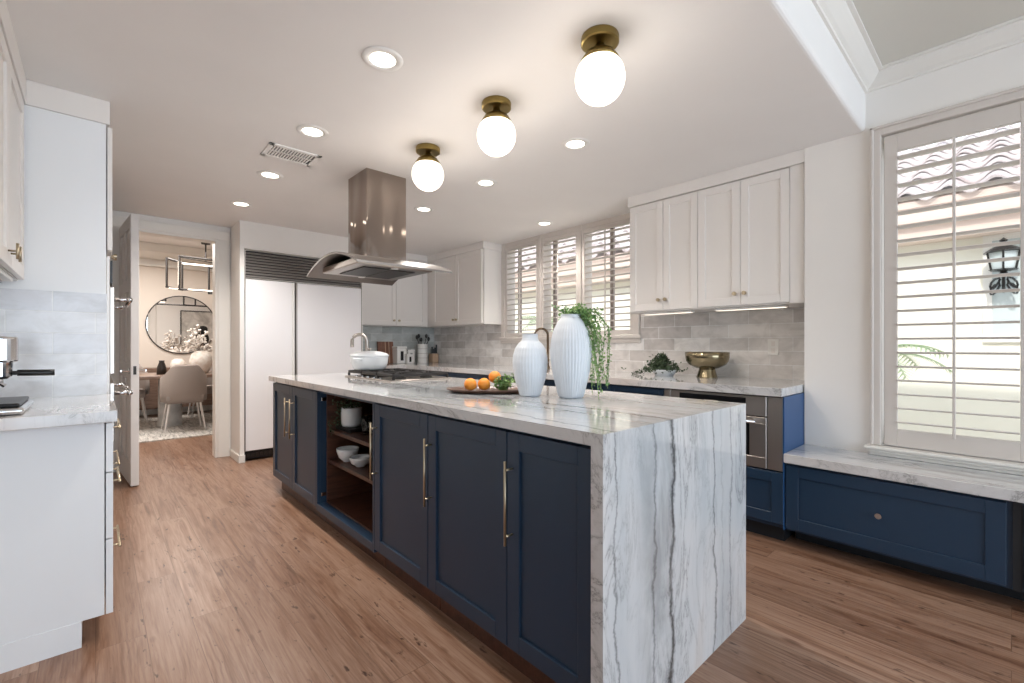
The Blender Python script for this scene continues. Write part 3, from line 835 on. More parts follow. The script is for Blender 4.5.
# ================================================================== CEILING LIGHTS
def ceil_globe(x, y, label):
    t = thing('globe_ceiling_light', label, 'ceiling light', (x, y, CZ), 'globe lights above the island')
    bm = B(); lathe(bm, [(.074, -.0005), (.076, -.006), (.076, -.028), (.070, -.032), (.0, -.032)], (0, 0, 0), 40); obj('ceiling_plate', bm, 'brass', t, local=True)
    bm = B(); lathe(bm, [(.018, -.032), (.018, -.05), (.040, -.057), (.062, -.073), (.0765, -.096), (.080, -.107), (.076, -.107), (0, -.08)], (0, 0, 0), 32); obj('fitter_cap', bm, 'brass', t, local=True, smooth=True)
    bm = B(); sphere(bm, (0, 0, -.17), .1, 32, 20); obj('glass_globe', bm, 'globe_glass', t, local=True, smooth=True)
    lamp('globe_bulb', 'POINT', (x, y, CZ - .30), 3.5, (1, .92, .84), shadow_soft_size=.1)


ceil_globe(1.509, 1.124, 'brass and opal globe ceiling light nearest the camera, largest of three')
ceil_globe(1.526, 1.79, 'middle brass and opal globe ceiling light of the row of three')
ceil_globe(1.553, 2.49, 'brass and opal globe ceiling light nearest the range hood')


def can(x, y, label, power=36):
    t = thing('recessed_light', label, 'ceiling light', (x, y, CZ), 'recessed ceiling lights')
    bm = B(); lathe(bm, [(.056, -.001), (.056, -.005), (.084, -.006), (.088, -.001)], (0, 0, 0), 36, cap=False); obj('trim_ring', bm, 'plastic_white', t, local=True, smooth=True)
    bm = B(); lathe(bm, [(0, -.003), (.056, -.003)], (0, 0, 0), 32, cap=False); obj('lens', bm, 'can_lens', t, local=True)
    lamp('recessed_bulb', 'SPOT', (x, y, CZ - .02), power, (1, .94, .88), (0, 0, 0), spot_size=math.radians(140), spot_blend=.8, shadow_soft_size=.06)


can(.925, 1.85, 'lit recessed ceiling light nearest the camera, in the left row')
can(.935, 2.75, 'lit recessed ceiling light beside the air vent')
can(.944, 3.66, 'lit recessed ceiling light just beyond the air vent', 62)
can(.948, 4.58, 'farthest recessed light of the left row, nearest the dining doorway', 62)
can(2.195, 1.82, 'lit recessed ceiling light right of the globes, nearest the right wall cabinets')
can(2.211, 2.72, 'lit recessed ceiling light right of the middle globe, second in the right row')
can(2.221, 3.63, 'lit recessed ceiling light just right of the hood chimney', 55)
can(3.39, 3.22, 'lit recessed ceiling light over the sink, in front of the triple window')

t = thing('air_vent', 'white slotted air vent in the ceiling near the range hood', 'air vent', (.95, 3.18, CZ))
bm = B(); X0, X1, Y0, Y1 = .79, 1.105, 3.065, 3.30
bx(bm, X0, X1, Y0, Y0 + .03, CZ - .008, CZ); bx(bm, X0, X1, Y1 - .03, Y1, CZ - .008, CZ); bx(bm, X0, X0 + .03, Y0, Y1, CZ - .008, CZ); bx(bm, X1 - .03, X1, Y0, Y1, CZ - .008, CZ); bx(bm, X0 + .03, X1 - .03, 3.178, 3.188, CZ - .006, CZ)
obj('vent_frame', bm, 'plastic_white', t, bev=.002)
bm = B(); bx(bm, X0 + .03, X1 - .03, Y0 + .03, Y1 - .03, CZ - .001, CZ - .0002); obj('duct_shade', bm, 'toe_kick_dark', t)  # flat dark sheet on the solid ceiling, painted as the shade behind the slats
bm = B()
for i in range(14):
    x = X0 + .04 + i * .0175
    r = bx(bm, x - .005, x + .005, Y0 + .03, Y1 - .03, CZ - .006, CZ - .0015)
obj('slat', bm, 'plastic_white', t)

# ================================================================== COOKTOP AND POT
t = thing('gas_cooktop', 'black and steel gas cooktop set in the island worktop', 'cooktop', (1.72, 3.21, .922))
bm = B(); bx(bm, 1.47, 1.97, 2.83, 3.59, .9215, .932); obj('cooktop_tray', bm, 'steel', t, bev=.003)
for yy in (2.96, 3.21, 3.46):
    bm = B()
    y0, y1 = yy - .118, yy + .118
    for a in (y0, y1): bx(bm, 1.50, 1.94, a - .008, a + .008, .953, .974)
    for a in (1.50, 1.72, 1.94): bx(bm, a - .008, a + .008, y0, y1, .953, .974)
    for cx in (1.61, 1.83):
        for k in range(4):
            a = PI / 4 + k * PI / 2
            r = bx(bm, cx + .02, cx + .12, yy - .007, yy + .007, .957, .978)
            bmesh.ops.rotate(bm, verts=r, cent=(cx, yy, .95), matrix=Matrix.Rotation(a, 3, 'Z'))
    for a in (1.50, 1.94):
        for b in (y0, y1): bx(bm, a - .008, a + .008, b - .008, b + .008, .931, .956)
    obj('burner_grate', bm, 'cast_iron', t, bev=.002)
    for cx in (1.61, 1.83):
        bm = B(); lathe(bm, [(.045, .932), (.045, .940), (.03, .944), (.03, .950), (0, .951)], (cx, yy, 0), 20); obj('burner', bm, 'cast_iron', t)
for i in range(5):
    bm = B(); lathe(bm, [(.012, .932), (.011, .943), (0, .944)], (1.484, 3.0 + i * .10, 0), 16); obj('knob', bm, 'chrome', t)

t = thing('dutch_oven', 'white lidded cooking pot on the gas cooktop', 'pot', (1.615, 3.455, .978))
bm = B(); lathe(bm, [(0, 0), (.105, 0), (.125, .012), (.140, .05), (.146, .098), (.146, .105), (0, .105)], (0, 0, 0), 40); obj('pot_body', bm, 'white_ceramic', t, local=True, smooth=True)
bm = B(); lathe(bm, [(.149, .105), (.150, .113), (.135, .128), (.09, .142), (.04, .149), (0, .15)], (0, 0, 0), 40); lid = obj('lid', bm, 'white_ceramic', t, local=True, smooth=True)
bm = B(); lathe(bm, [(.008, .148), (.008, .158), (.018, .162), (.018, .168), (0, .17)], (0, 0, 0), 16); obj('knob', bm, 'steel', lid, local=True, smooth=True)
bm = B()
for s in (1, -1):
    tube(bm, [(s * .142, -.035, .085), (s * .172, -.02, .088), (s * .172, .02, .088), (s * .142, .035, .085)], .008)
obj('handle', bm, 'white_ceramic', t, local=True, smooth=True)
t.rotation_euler = (0, 0, math.radians(30))

# ================================================================== ISLAND DECOR
def vase(loc, prof, label, nr):
    t = thing('ribbed_vase', label, 'vase', loc, 'white ribbed vases')
    fine = []
    for (r0, z0), (r1, z1) in zip(prof, prof[1:]):
        for k in range(4): fine.append((r0 + (r1 - r0) * k / 4, z0 + (z1 - z0) * k / 4))
    fine.append(prof[-1])
    H = prof[-1][1]
    inner = [(fine[-1][0] - .006, H - .001), (fine[-1][0] - .008, H - .03), (0, H - .03)]
    bm = B(); lathe(bm, fine + inner, (0, 0, 0), nr * 6, .010, nr, (.012, H * .86)); obj('vase_body', bm, 'white_matte', t, local=True, smooth=True)
    return t


vase((1.582, 1.600, .922), [(0.001, 0), (.045, 0), (.052, .006), (.062, .04), (.076, .085), (.084, .13), (.086, .165), (.083, .20), (.073, .235), (.058, .258), (.043, .272), (.0385, .285), (.0385, .300), (.041, .305)], 'shorter white ribbed vase with narrow neck, left of the pair on the island', 34)
vt = vase((1.677, 1.419, .922), [(0.001, 0), (.052, 0), (.060, .006), (.074, .06), (.088, .125), (.096, .18), (.098, .225), (.094, .275), (.083, .32), (.064, .36), (.050, .378), (.046, .388), (.048, .396)], 'taller white ribbed vase holding trailing greenery on the island', 40)


def leaves(bm, p, d, n, size, spread):
    for _ in range(n):
        c = Vector(p) + Vector((random.gauss(0, spread), random.gauss(0, spread), random.gauss(0, spread)))
        ax = Vector((random.uniform(-1, 1), random.uniform(-1, 1), random.uniform(-1, .6))).normalized()
        sd = ax.cross(Vector((random.uniform(-1, 1), random.uniform(-1, 1), random.uniform(-1, 1)))).normalized()
        l = size * random.uniform(.6, 1.3); w = l * .36
        a = bm.verts.new(c); b = bm.verts.new(c + ax * l * .5 + sd * w); e = bm.verts.new(c + ax * l); f = bm.verts.new(c + ax * l * .5 - sd * w)
        bm.faces.new((a, b, e, f))


t = thing('trailing_plant', 'green trailing fern spilling from the taller white vase', 'plant', (1.677, 1.419, 1.30))
bm = B(); bl = B()
top = Vector((1.677, 1.419, 1.315))
R_ = Vector((.738, -.674, 0)); D_ = Vector((.674, .738, 0))
for i in range(24):
    side = max(.02, random.gauss(.10, .035)); dep = random.gauss(-.01, .05)
    hang = random.uniform(.05, .40) if side > .07 else random.uniform(-.02, .06)
    end = top + R_ * side + D_ * dep + Vector((0, 0, -hang))
    if side < .115 and hang > .06: end += R_ * .045
    mid = top + R_ * min(side * .9, .1) + D_ * dep * .7 + Vector((0, 0, random.uniform(.02, .06)))
    pts = []
    for k in range(9):
        f = k / 8
        pts.append(top * (1 - f) ** 2 + mid * 2 * f * (1 - f) + end * f * f + Vector((0, 0, 0)))
    tube(bm, pts, .0014, 5)
    for k in range(2, 9): leaves(bl, pts[k], None, 4, .0125, .005)
    for k in range(2, 9): leaves(bl, pts[k] * .5 + pts[k - 1] * .5, None, 2, .012, .005)
for i in range(9):   # a few thin long trailers
    s = random.uniform(.11, .19); e = random.uniform(.28, .40); q = random.gauss(0, .03)
    pts = [top, top + R_ * s * .6 + Vector((0, 0, .03)), top + R_ * s + D_ * q + Vector((0, 0, -.06)), top + R_ * (s + random.gauss(0, .012)) + D_ * q + Vector((0, 0, -e * .6)), top + R_ * (s - .01) + D_ * q + Vector((0, 0, -min(e, .385)))]
    tube(bm, pts, .0013, 5)
    for a, b in zip(pts[1:], pts[2:]):
        for f in [j / 9 for j in range(9)]: leaves(bl, a * (1 - f) + b * f, None, 2, .013, .004)
for i in range(14):
    c = top + R_ * random.gauss(.03, .03) + D_ * random.gauss(0, .03)
    e = c + R_ * random.gauss(0.02, .04) + D_ * random.gauss(0, .03) + Vector((0, 0, random.uniform(.02, .05)))
    tube(bm, [top + Vector((0, 0, -.01)), (c + e) / 2, e], .0013, 5)
    for k in range(6): leaves(bl, c * (1 - k / 5) + e * k / 5, None, 5, .015, .008)
obj('stem', bm, 'leaf', t); obj('foliage', bl, 'leaf', t)

# serving tray with oranges
TC = Vector((1.555, 1.855, .922)); TR = math.atan2(-.674, .738)
t = thing('serving_tray', 'dark oval wooden tray holding oranges on the island', 'tray', TC, None, TR)
bm = B()
rings = []
for sc, z in ((.0, .0), (.75, 0), (.88, .004), (1.0, .018), (1.0, .022), (.95, .020), (.84, .010), (.0, .008)):
    if sc == 0: rings.append([bm.verts.new((0, 0, z))]); continue
    rings.append([bm.verts.new((.245 * sc * math.copysign(abs(math.cos(a)) ** .8, math.cos(a)), .125 * sc * math.sin(a), z)) for a in [2 * PI * i / 48 for i in range(48)]])
for a, b in zip(rings, rings[1:]):
    for i in range(48):
        j = (i + 1) % 48
        if len(a) == 1: bm.faces.new((a[0], b[i], b[j]))
        elif len(b) == 1: bm.faces.new((a[i], b[0], a[j]))
        else: bm.faces.new((a[i], b[i], b[j], a[j]))
obj('tray_dish', bm, 'tray_wood', t, smooth=True, local=True)


def orange(off, label):
    p = TC + R_ * off[0] + D_ * off[1] + Vector((0, 0, off[2]))
    o = thing('orange', label, 'orange', p, 'oranges on the wooden tray')
    bm = B(); sphere(bm, (0, 0, 0), .034, 24, 16, (1, 1, .96)); obj('fruit', bm, 'orange_peel', o, local=True, smooth=True)
    bm = B(); lathe(bm, [(.003, .031), (.0035, .0335), (0, .034)], (0, 0, 0), 8); obj('stem_button', bm, 'leaf', o, local=True)


orange((-.117, -.01, .043), 'leftmost of the three oranges on the wooden tray')
orange((-.046, .0, .043), 'middle orange resting on the wooden tray, partly behind the green sprig')
orange((.01, .035, .078), 'highest orange, perched behind the green sprig on the tray')
t = thing('herb_sprig', 'small bunch of green leaves beside the oranges on the tray', 'herbs', TC + R_ * .05 + Vector((0, 0, .012)))
bm = B(); bl = B()
for i in range(16):
    e = TC + R_ * random.uniform(-.0, .11) + D_ * random.uniform(-.06, .02) + Vector((0, 0, random.uniform(.02, .085)))
    b0 = TC + R_ * .055 + D_ * -.02 + Vector((0, 0, .014))
    tube(bm, [b0, (b0 + e) / 2 + Vector((0, 0, .01)), e], .0015, 5)
    for k in range(4): leaves(bl, b0 * (1 - k / 3) + e * k / 3 + Vector((0, 0, .008)), None, 5, .02, .006)
obj('stem', bm, 'leaf', t); obj('foliage', bl, 'leaf', t)

# shelf contents
def bowl(loc, r, h, label, mat='white_ceramic'):
    t = obj('serving_bowl', (lambda b: (lathe(b, [(0, 0), (r * .42, 0), (r * .45, .006), (r * .8, h * .35), (r * .98, h * .8), (r, h), (r - .005, h), (r * .93, h * .78), (r * .7, h * .33), (0, .012)], (0, 0, 0), 32), b)[1])(B()), mat, smooth=True)
    t.location = loc
    return tag(t, label, 'bowl', 'white bowls on the island shelf')


bowl((1.205, 2.895, .422), .070, .085, 'taller white bowl on the lower island shelf')
bowl((1.215, 2.725, .422), .068, .058, 'shallower white bowl on the lower island shelf, nearer the door handle')
t = thing('shelf_planter', 'white patterned pot with dark trailing plant on the upper island shelf', 'potted plant', (1.24, 2.92, .622))
bm = B(); lathe(bm, [(0, .022), (.055, .022), (.062, .04), (.066, .14), (.06, .145), (.055, .12), (0, .12)], (0, 0, 0), 28, .03, 14); obj('pot', bm, 'white_ceramic', t, local=True, smooth=True)
bm = B(); bx(bm, -.07, .07, -.14, .09, 0, .021); obj('base_tray', bm, 'black_paint', t, local=True, bev=.003)
bm = B()
for i in range(60):
    a = random.uniform(0, 1)
    p = (random.gauss(-.06, .03), .0 + random.uniform(0, .085), .20 - a * .22)
    leaves(bm, p, None, 4, .016, .012)
for i in range(30): leaves(bm, (random.gauss(-.0, .03), random.gauss(0, .03), .16), None, 4, .016, .014)
obj('foliage', bm, 'leaf_dark', t, local=True)
for k, y in enumerate((2.70, 2.60)):
    bm = B(); lathe(bm, [(0, 0), (.034, 0), (.036, .005), (.038, .11), (.0355, .11), (.033, .01), (0, .01)], (0, 0, 0), 24)
    o = obj('drinking_glass', bm, 'clear_glass', smooth=True); o.location = (1.25, y, .622)
    tag(o, ('clear drinking glass on the upper island shelf, beside the black tray', 'clear drinking glass on the upper island shelf, tucked behind the long handle')[k], 'glass', 'glasses on the island shelf')

# ================================================================== RIGHT COUNTER DECOR
t = thing('pedestal_bowl', 'hammered gold pedestal bowl on the right counter', 'bowl', (3.52, 1.60, .922))
bm = B(); lathe(bm, [(.050, .066), (.085, .074), (.135, .100), (.154, .128), (.160, .16), (.162, .196), (.157, .196), (.151, .13), (.13, .105), (.06, .082), (0, .078)], (0, 0, 0), 44, cap=False); obj('bowl_dish', bm, 'gold_bowl', t, local=True, smooth=True)
bm = B(); lathe(bm, [(0, 0), (.078, 0), (.077, .004), (.068, .03), (.060, .06), (.058, .072), (0, .072)], (0, 0, 0), 36); obj('foot', bm, 'gold_bowl', t, local=True, smooth=True)
t = thing('potted_plant', 'dark leafy plant in a low white dish beside the gold bowl', 'potted plant', (3.46, 1.93, .922))
bm = B(); lathe(bm, [(0, 0), (.07, 0), (.10, .045), (.108, .052), (.10, .050), (.07, .03), (0, .03)], (0, 0, 0), 30); obj('dish', bm, 'white_ceramic', t, local=True, smooth=True)
bm = B()
for i in range(330):
    a = random.uniform(0, 2 * PI); r = abs(random.gauss(0, .075)); leaves(bm, (r * math.cos(a), r * math.sin(a) + .02, .05 + max(0, .15 - r * 1.0) * random.random()), None, 4, .024, .01)
for i in range(34):
    f = i / 34; leaves(bm, (-.02, .09 + f * .20, .07 * (1 - f) ** 2 + .012), None, 3, .018, .007)
obj('foliage', bm, 'leaf_dark', t, local=True)


def gooseneck(name, label, base, h, r, reach, mat, tr):
    t = thing(name, label, 'faucet', base)
    bm = B(); b = Vector(base)
    pts = [(0, 0, 0), (0, 0, h - r)]
    for k in range(1, 11):
        a = PI * k / 10
        pts.append((reach[0] * r * (1 - math.cos(a)), reach[1] * r * (1 - math.cos(a)), h - r + r * math.sin(a)))
    pts.append((reach[0] * 2 * r, reach[1] * 2 * r, h - r - .05))
    tube(bm, pts, tr, 10); obj('spout', bm, mat, t, local=True, smooth=True)
    bm = B(); lathe(bm, [(0, 0), (.026, 0), (.024, .012), (.014, .04), (0, .04)], (0, 0, 0), 20); obj('faucet_base', bm, mat, t, local=True)
    bm = B(); tube(bm, [(0, 0, .06), (-reach[1] * .05, -reach[0] * -.05, .075), (-reach[1] * .09, reach[0] * .09, .10)], .006); obj('lever', bm, mat, t, local=True, smooth=True)
    return t


gooseneck('sink_faucet', 'dark bronze gooseneck faucet under the triple window, between the two vases', (3.60, 3.37, .922), .43, .07, (-.77, .64), 'bronze', .013)
gooseneck('prep_faucet', 'steel gooseneck faucet rising behind the white pot at the far end of the island', (1.78, 3.86, .922), .345, .062, (-.9, .44), 'steel', .015)

# back counter items
t = thing('cutting_board', 'striped dark wood cutting board leaning on the back tiles', 'cutting board', (2.93, 5.77, .922))
bm = B(); 
for i, c in enumerate(range(5)): bx(bm, -.115 + i * .046, -.115 + (i + 1) * .046, -.012, .012, .0, .30)
o = obj('board', bm, 'board_wood', t, local=True, bev=.001)
bm = B(); bx(bm, -.01, .0, -.0135, .0135, .001, .299); bx(bm, .045, .052, -.0135, .0135, .001, .299); obj('inlay_strip', bm, 'light_wood', t, local=True)
t.rotation_euler = (math.radians(-6), 0, 0); t.location = (2.93, 5.76, .924)


def canister(loc, w, h, label):
    t = thing('canister', label, 'canister', loc, 'white labelled canisters')
    bm = B(); bx(bm, -w / 2, w / 2, -w / 2, w / 2, 0, h * .86); b = obj('canister_body', bm, 'canister_white', t, local=True, bev=.01, seg=3)
    bm = B(); bx(bm, -w / 2 - .003, w / 2 + .003, -w / 2 - .003, w / 2 + .003, h * .865, h); obj('lid', bm, 'canister_white', t, local=True, bev=.006, seg=2)
    bm = B(); bx(bm, -w * .15, w * .15, -w / 2 - .002, -w / 2, h * .18, h * .72); obj('label_plate', bm, 'black_paint', t, local=True)


canister((3.10, 5.70, .922), .145, .235, 'tallest white canister with black label on the back counter')
canister((3.265, 5.72, .922), .11, .19, 'medium white canister behind the smallest one, left of the utensil crock')
canister((3.185, 5.60, .922), .095, .13, 'smallest white canister, in front of its two neighbours')

t = thing('utensil_crock', 'tall white gridded crock full of kitchen utensils', 'utensil crock', (3.44, 5.66, .922))
bm = B(); lathe(bm, [(0, 0), (.070, 0), (.072, .006), (.072, .265), (.066, .268), (.064, .20), (0, .20)], (0, 0, 0), 28); cr = obj('crock', bm, 'canister_white', t, local=True, smooth=False)
bm = B()
for z in (.07, .135, .20): lathe(bm, [(.0725, z), (.0735, z + .001), (.0735, z + .003), (.0725, z + .004)], (0, 0, 0), 28, cap=False)
obj('grid_line', bm, 'fabric_gray', cr, local=True)
for i, (dx, dy, hh, lab) in enumerate(((-.09, -.02, .38, 'black spoon leaning leftmost in the white crock'), (-.045, .01, .40, 'black ladle in the white crock, second from the left'), (.0, .03, .35, 'black slotted spoon standing in the middle of the crock'), (.05, -.01, .40, 'black spatula in the white crock, second from the right'), (.095, .01, .36, 'black turner leaning rightmost in the white crock'))):
    u = thing('kitchen_utensil', lab, 'utensil', (3.44 + dx * .3, 5.66 + dy * .3, 1.13), 'utensils in the crock')
    bm = B(); tube(bm, [(0, 0, -.005), (dx * .8, dy * .8, hh - .25)], .005); obj('shaft', bm, 'dark_metal', u, local=True)
    bm = B(); sphere(bm, (dx * .85, dy * .85, hh - .225), .022, 12, 8, (1, .45, 1.4)); obj('head', bm, 'black_plastic', u, local=True, smooth=True)

t = thing('knife_block', 'pale wooden knife block with black-handled knives in the corner', 'knife block', (3.63, 5.66, .922))
bm = B(); bx(bm, -.05, .05, -.05, .06, 0, .13); obj('block', bm, 'light_wood', t, local=True, bev=.004)
for i, (x, h) in enumerate(((-.035, .10), (-.012, .07), (.012, .09), (.036, .13))):
    k = thing('knife', ('black-handled knife leftmost in the wooden block', 'short black-handled knife, second from the left in the block', 'black-handled knife, third from the left in the block', 'longest black-handled knife, rightmost in the block')[i], 'knife', (3.63 + x, 5.65, 1.052), 'knives in the block')
    bm = B(); bx(bm, -.010, .010, -.007, .007, .006, h); obj('handle', bm, 'black_plastic', k, local=True, bev=.004, seg=2)
    bm = B(); bx(bm, -.009, .009, -.002, .002, -.0005, .008); obj('blade', bm, 'steel', k, local=True)

# ================================================================== DINING ROOM
bm = B(); bx(bm, -.9, 3.0, 7.05, 9.3, 0.0005, .012)
tag(obj('area_rug', bm, 'rug', loc=(1, 8.3, 0)), 'pale grey streaked rug under the dining table', 'rug')
t = thing('dining_table', 'dining table with wooden top and drum pedestals seen through the doorway', 'table', (1.1, 8.35, .012))
bm = B(); bx(bm, -.1, 2.3, 7.85, 8.85, .705, .755); obj('tabletop', bm, 'sideboard_wood', t, bev=.01)
for x in (.80, 1.75):
    bm = B(); lathe(bm, [(.15, .012), (.15, .02), (.14, .12), (.135, .7), (0, .705)], (x, 8.25, 0), 28, .02, 14); obj('pedestal', bm, 'concrete', t, smooth=True)


def chair(loc, rz, label):
    t = thing('dining_chair', label, 'chair', loc, 'grey dining chairs', rz)
    # curved barrel back, back faces -Y at rz=0
    bm = B(); n = 20; rings = []
    for i in range(n + 1):
        a = PI + PI * i / n
        e = abs(math.cos(a))
        R0, R1 = .255, .215
        zt = .90 - .16 * max(0, e - .55) / .45
        pr = [(R0, .40), (R0 + .008, .5), (R0 + .004, zt - .02), (R0 - .015, zt), (R1 + .012, zt - .003), (R1, zt - .02), (R1, .42)]
        rings.append([bm.verts.new((r * math.cos(a) * 1.02, r * math.sin(a) + .0, z)) for r, z in pr])
    for a, b in zip(rings, rings[1:]):
        m_ = len(a)
        for k in range(m_): bm.faces.new((a[k], a[(k + 1) % m_], b[(k + 1) % m_], b[k]))
    bm.faces.new(rings[0]); bm.faces.new(rings[-1][::-1])
    obj('backrest', bm, 'fabric_gray', t, smooth=True, local=True)
    bm = B(); bx(bm, -.21, .21, -.20, .25, .40, .49); obj('seat', bm, 'fabric_gray', t, bev=.03, seg=3, local=True)
    bm = B(); bx(bm, -.20, .20, -.16, .22, .375, .40); obj('seat_base', bm, 'fabric_gray', t, local=True)
    for sx in (-1, 1):
        for sy in (-1, 1):
            bm = B(); tube(bm, [(sx * .17, sy * .14 + .02, .38), (sx * .225, sy * .20 + .02, .0)], .016, 10, .010); obj('leg', bm, 'chrome_leg', t, local=True)
    return t


ch = chair((.90, 7.70, .012), 0, 'grey barrel-back dining chair seen from behind through the doorway')
dup(ch, (1.55, 7.72, .012), 0, 'grey dining chair cut off by the right door casing')
dup(ch, (.35, 9.0, .012), PI, 'grey dining chair on the far side of the table, seen under its left end')
dup(ch, (1.35, 9.0, .012), PI, 'grey dining chair beyond the table, right of the drum pedestal')

t = thing('sideboard', 'low brown wooden sideboard under the round mirror', 'sideboard', (1.0, 9.55, 0))
bm = B(); bx(bm, -.2, 2.4, 9.37, 9.78, .14, .80); obj('sideboard_body', bm, 'sideboard_wood', t, bev=.004)
for i in range(4):
    bm = B(); bx(bm, -.18 + i * .645, .44 + i * .645, 9.352, 9.37, .17, .77); obj('door', bm, 'sideboard_wood', t, bev=.003)
for x in (-.1, 2.3):
    for y in (9.42, 9.72): bm = B(); bx(bm, x - .02, x + .02, y - .02, y + .02, .0, .14); obj('leg', bm, 'dark_metal', t)

t = thing('round_mirror', 'large round mirror with thin dark frame on the dining room wall', 'mirror', (1.12, 9.79, 1.53))
bm = B(); RM = .50
bmesh.ops.create_cone(bm, cap_ends=True, segments=64, radius1=RM, radius2=RM, depth=.012)
bmesh.ops.rotate(bm, verts=bm.verts, cent=(0, 0, 0), matrix=Matrix.Rotation(PI / 2, 3, 'X'))
bmesh.ops.translate(bm, verts=bm.verts, vec=(0, -.008, 0)); obj('mirror_glass', bm, 'mirror', t, local=True)
bm = B(); pts = [(RM * math.cos(2 * PI * k / 64), -.012, RM * math.sin(2 * PI * k / 64)) for k in range(65)]; tube(bm, pts, .009, 8); obj('mirror_frame', bm, 'dark_metal', t, local=True, smooth=True)

t = thing('framed_picture', 'framed abstract picture with a dark shape, reflected in the round mirror', 'picture', (1.95, 6.0, 1.45))
bm = B(); bx(bm, -.42, .42, -.005, .015, -.55, .55); obj('canvas', bm, 'canvas', t, local=True)
bm = B(); 
for a in ((-.44, -.42, -.57, .57), (.42, .44, -.57, .57), (-.42, .42, .55, .57), (-.42, .42, -.57, -.55)): bx(bm, a[0], a[1], -.005, .03, a[2], a[3])
obj('picture_frame', bm, 'dark_metal', t, local=True)
bm = B(); sphere(bm, (.02, .016, .12), .1, 16, 10, (1, .02, .9)); sphere(bm, (.0, .016, -.12), .15, 16, 10, (1, .02, 1.2)); obj('painted_shape', bm, 'black_paint', t, local=True)

# chandelier: interlocking dark rectangular frames with light bars
t = thing('chandelier', 'modern chandelier of dark rectangular frames with light bars', 'chandelier', (1.25, 8.35, 2.75))


def rectframe(bm, p, u, w, h, th):
    p = Vector(p); u = Vector(u).normalized(); z = Vector((0, 0, 1))
    c = [p, p + u * w, p + u * w + z * h, p + z * h]
    for a, b in zip(c, c[1:] + c[:1]):
        d = (b - a).normalized(); tube(bm, [a - d * th, b + d * th], th, 4)


bm = B()
rectframe(bm, (.77, 8.35, 2.03), (.25, .33, 0), .36, .42, .014)
rectframe(bm, (.90, 8.15, 1.99), (1, .1, 0), .62, .48, .014)
rectframe(bm, (1.30, 8.40, 1.98), (1, -.3, 0), .5, .40, .014)
tube(bm, [(1.25, 8.35, 2.46), (1.25, 8.35, 2.74)], .01, 8); tube(bm, [(.92, 8.2, 2.46), (1.25, 8.35, 2.46), (1.7, 8.3, 2.4)], .008, 6)
obj('frame', bm, 'dark_metal', t)
bm = B(); lathe(bm, [(.06, 2.725), (.06, 2.749), (0, 2.749)], (1.25, 8.35, 0), 20); obj('ceiling_plate', bm, 'dark_metal', t)
bm = B(); bx(bm, .89, .905, 8.20, 8.215, 2.05, 2.40); bx(bm, .94, 1.52, 8.22, 8.235, 2.37, 2.39); bx(bm, .80, 1.0, 8.38, 8.395, 2.01, 2.022)
bx(bm, 1.0, 1.5, 8.13, 8.145, 1.985, 2.0)
obj('light_bar', bm, 'led_bar', t)

# vase with blossom on table
def tablevase(loc, r, h, label):
    t = thing('table_vase', label, 'vase', loc, 'vases on the dining table')
    bm = B(); lathe(bm, [(0, 0), (r * .55, 0), (r * .9, h * .3), (r, h * .55), (r * .8, h * .85), (r * .45, h), (r * .38, h), (0, h * .9)], (0, 0, 0), 26); obj('vase_body', bm, 'flower', t, local=True, smooth=True)
    return t


tablevase((1.17, 8.2, .755), .15, .34, 'rounded white vase on the dining table holding blossom')
tablevase((.90, 8.30, .755), .10, .22, 'smaller white vase on the dining table, left of the blossom vase')
t = thing('blossom_branches', 'white blossom branches on the dining table, in front of the round mirror', 'flowers', (1.17, 8.2, 1.05))
bm = B(); bl = B()
for i in range(16):
    e = Vector((random.uniform(-.34, .28), random.uniform(-.1, .1), random.uniform(.08, .40)))
    tube(bm, [(0, 0, .02), e * .5 + Vector((0, 0, .05)), e], .004, 5)
    for k in range(4):
        c = e * (1 - k * .17)
        for j in range(3): sphere(bl, c + Vector((random.gauss(0, .02), random.gauss(0, .02), random.gauss(0, .02))), random.uniform(.012, .022), 8, 6)
obj('branch', bm, 'bark', t, local=True); obj('blossom', bl, 'flower', t, local=True, smooth=True)
bm = B(); lathe(bm, [(0, 0), (.06, 0), (.055, .10), (.03, .18), (.035, .2), (0, .2)], (0, 0, 0), 20)
o = obj('dark_bottle', bm, 'dark_metal', smooth=True); o.location = (.70, 8.22, .755); tag(o, 'small dark vase at the left end of the table group', 'vase')
lamp('dining_fill', 'AREA', (.2, 8.0, 2.6), 80, (1, .95, .9), (0, 0, 0), shape='RECTANGLE', size=2.2, size_y=1.8)  # unseen fill panel below the ceiling, added to brighten the dining room

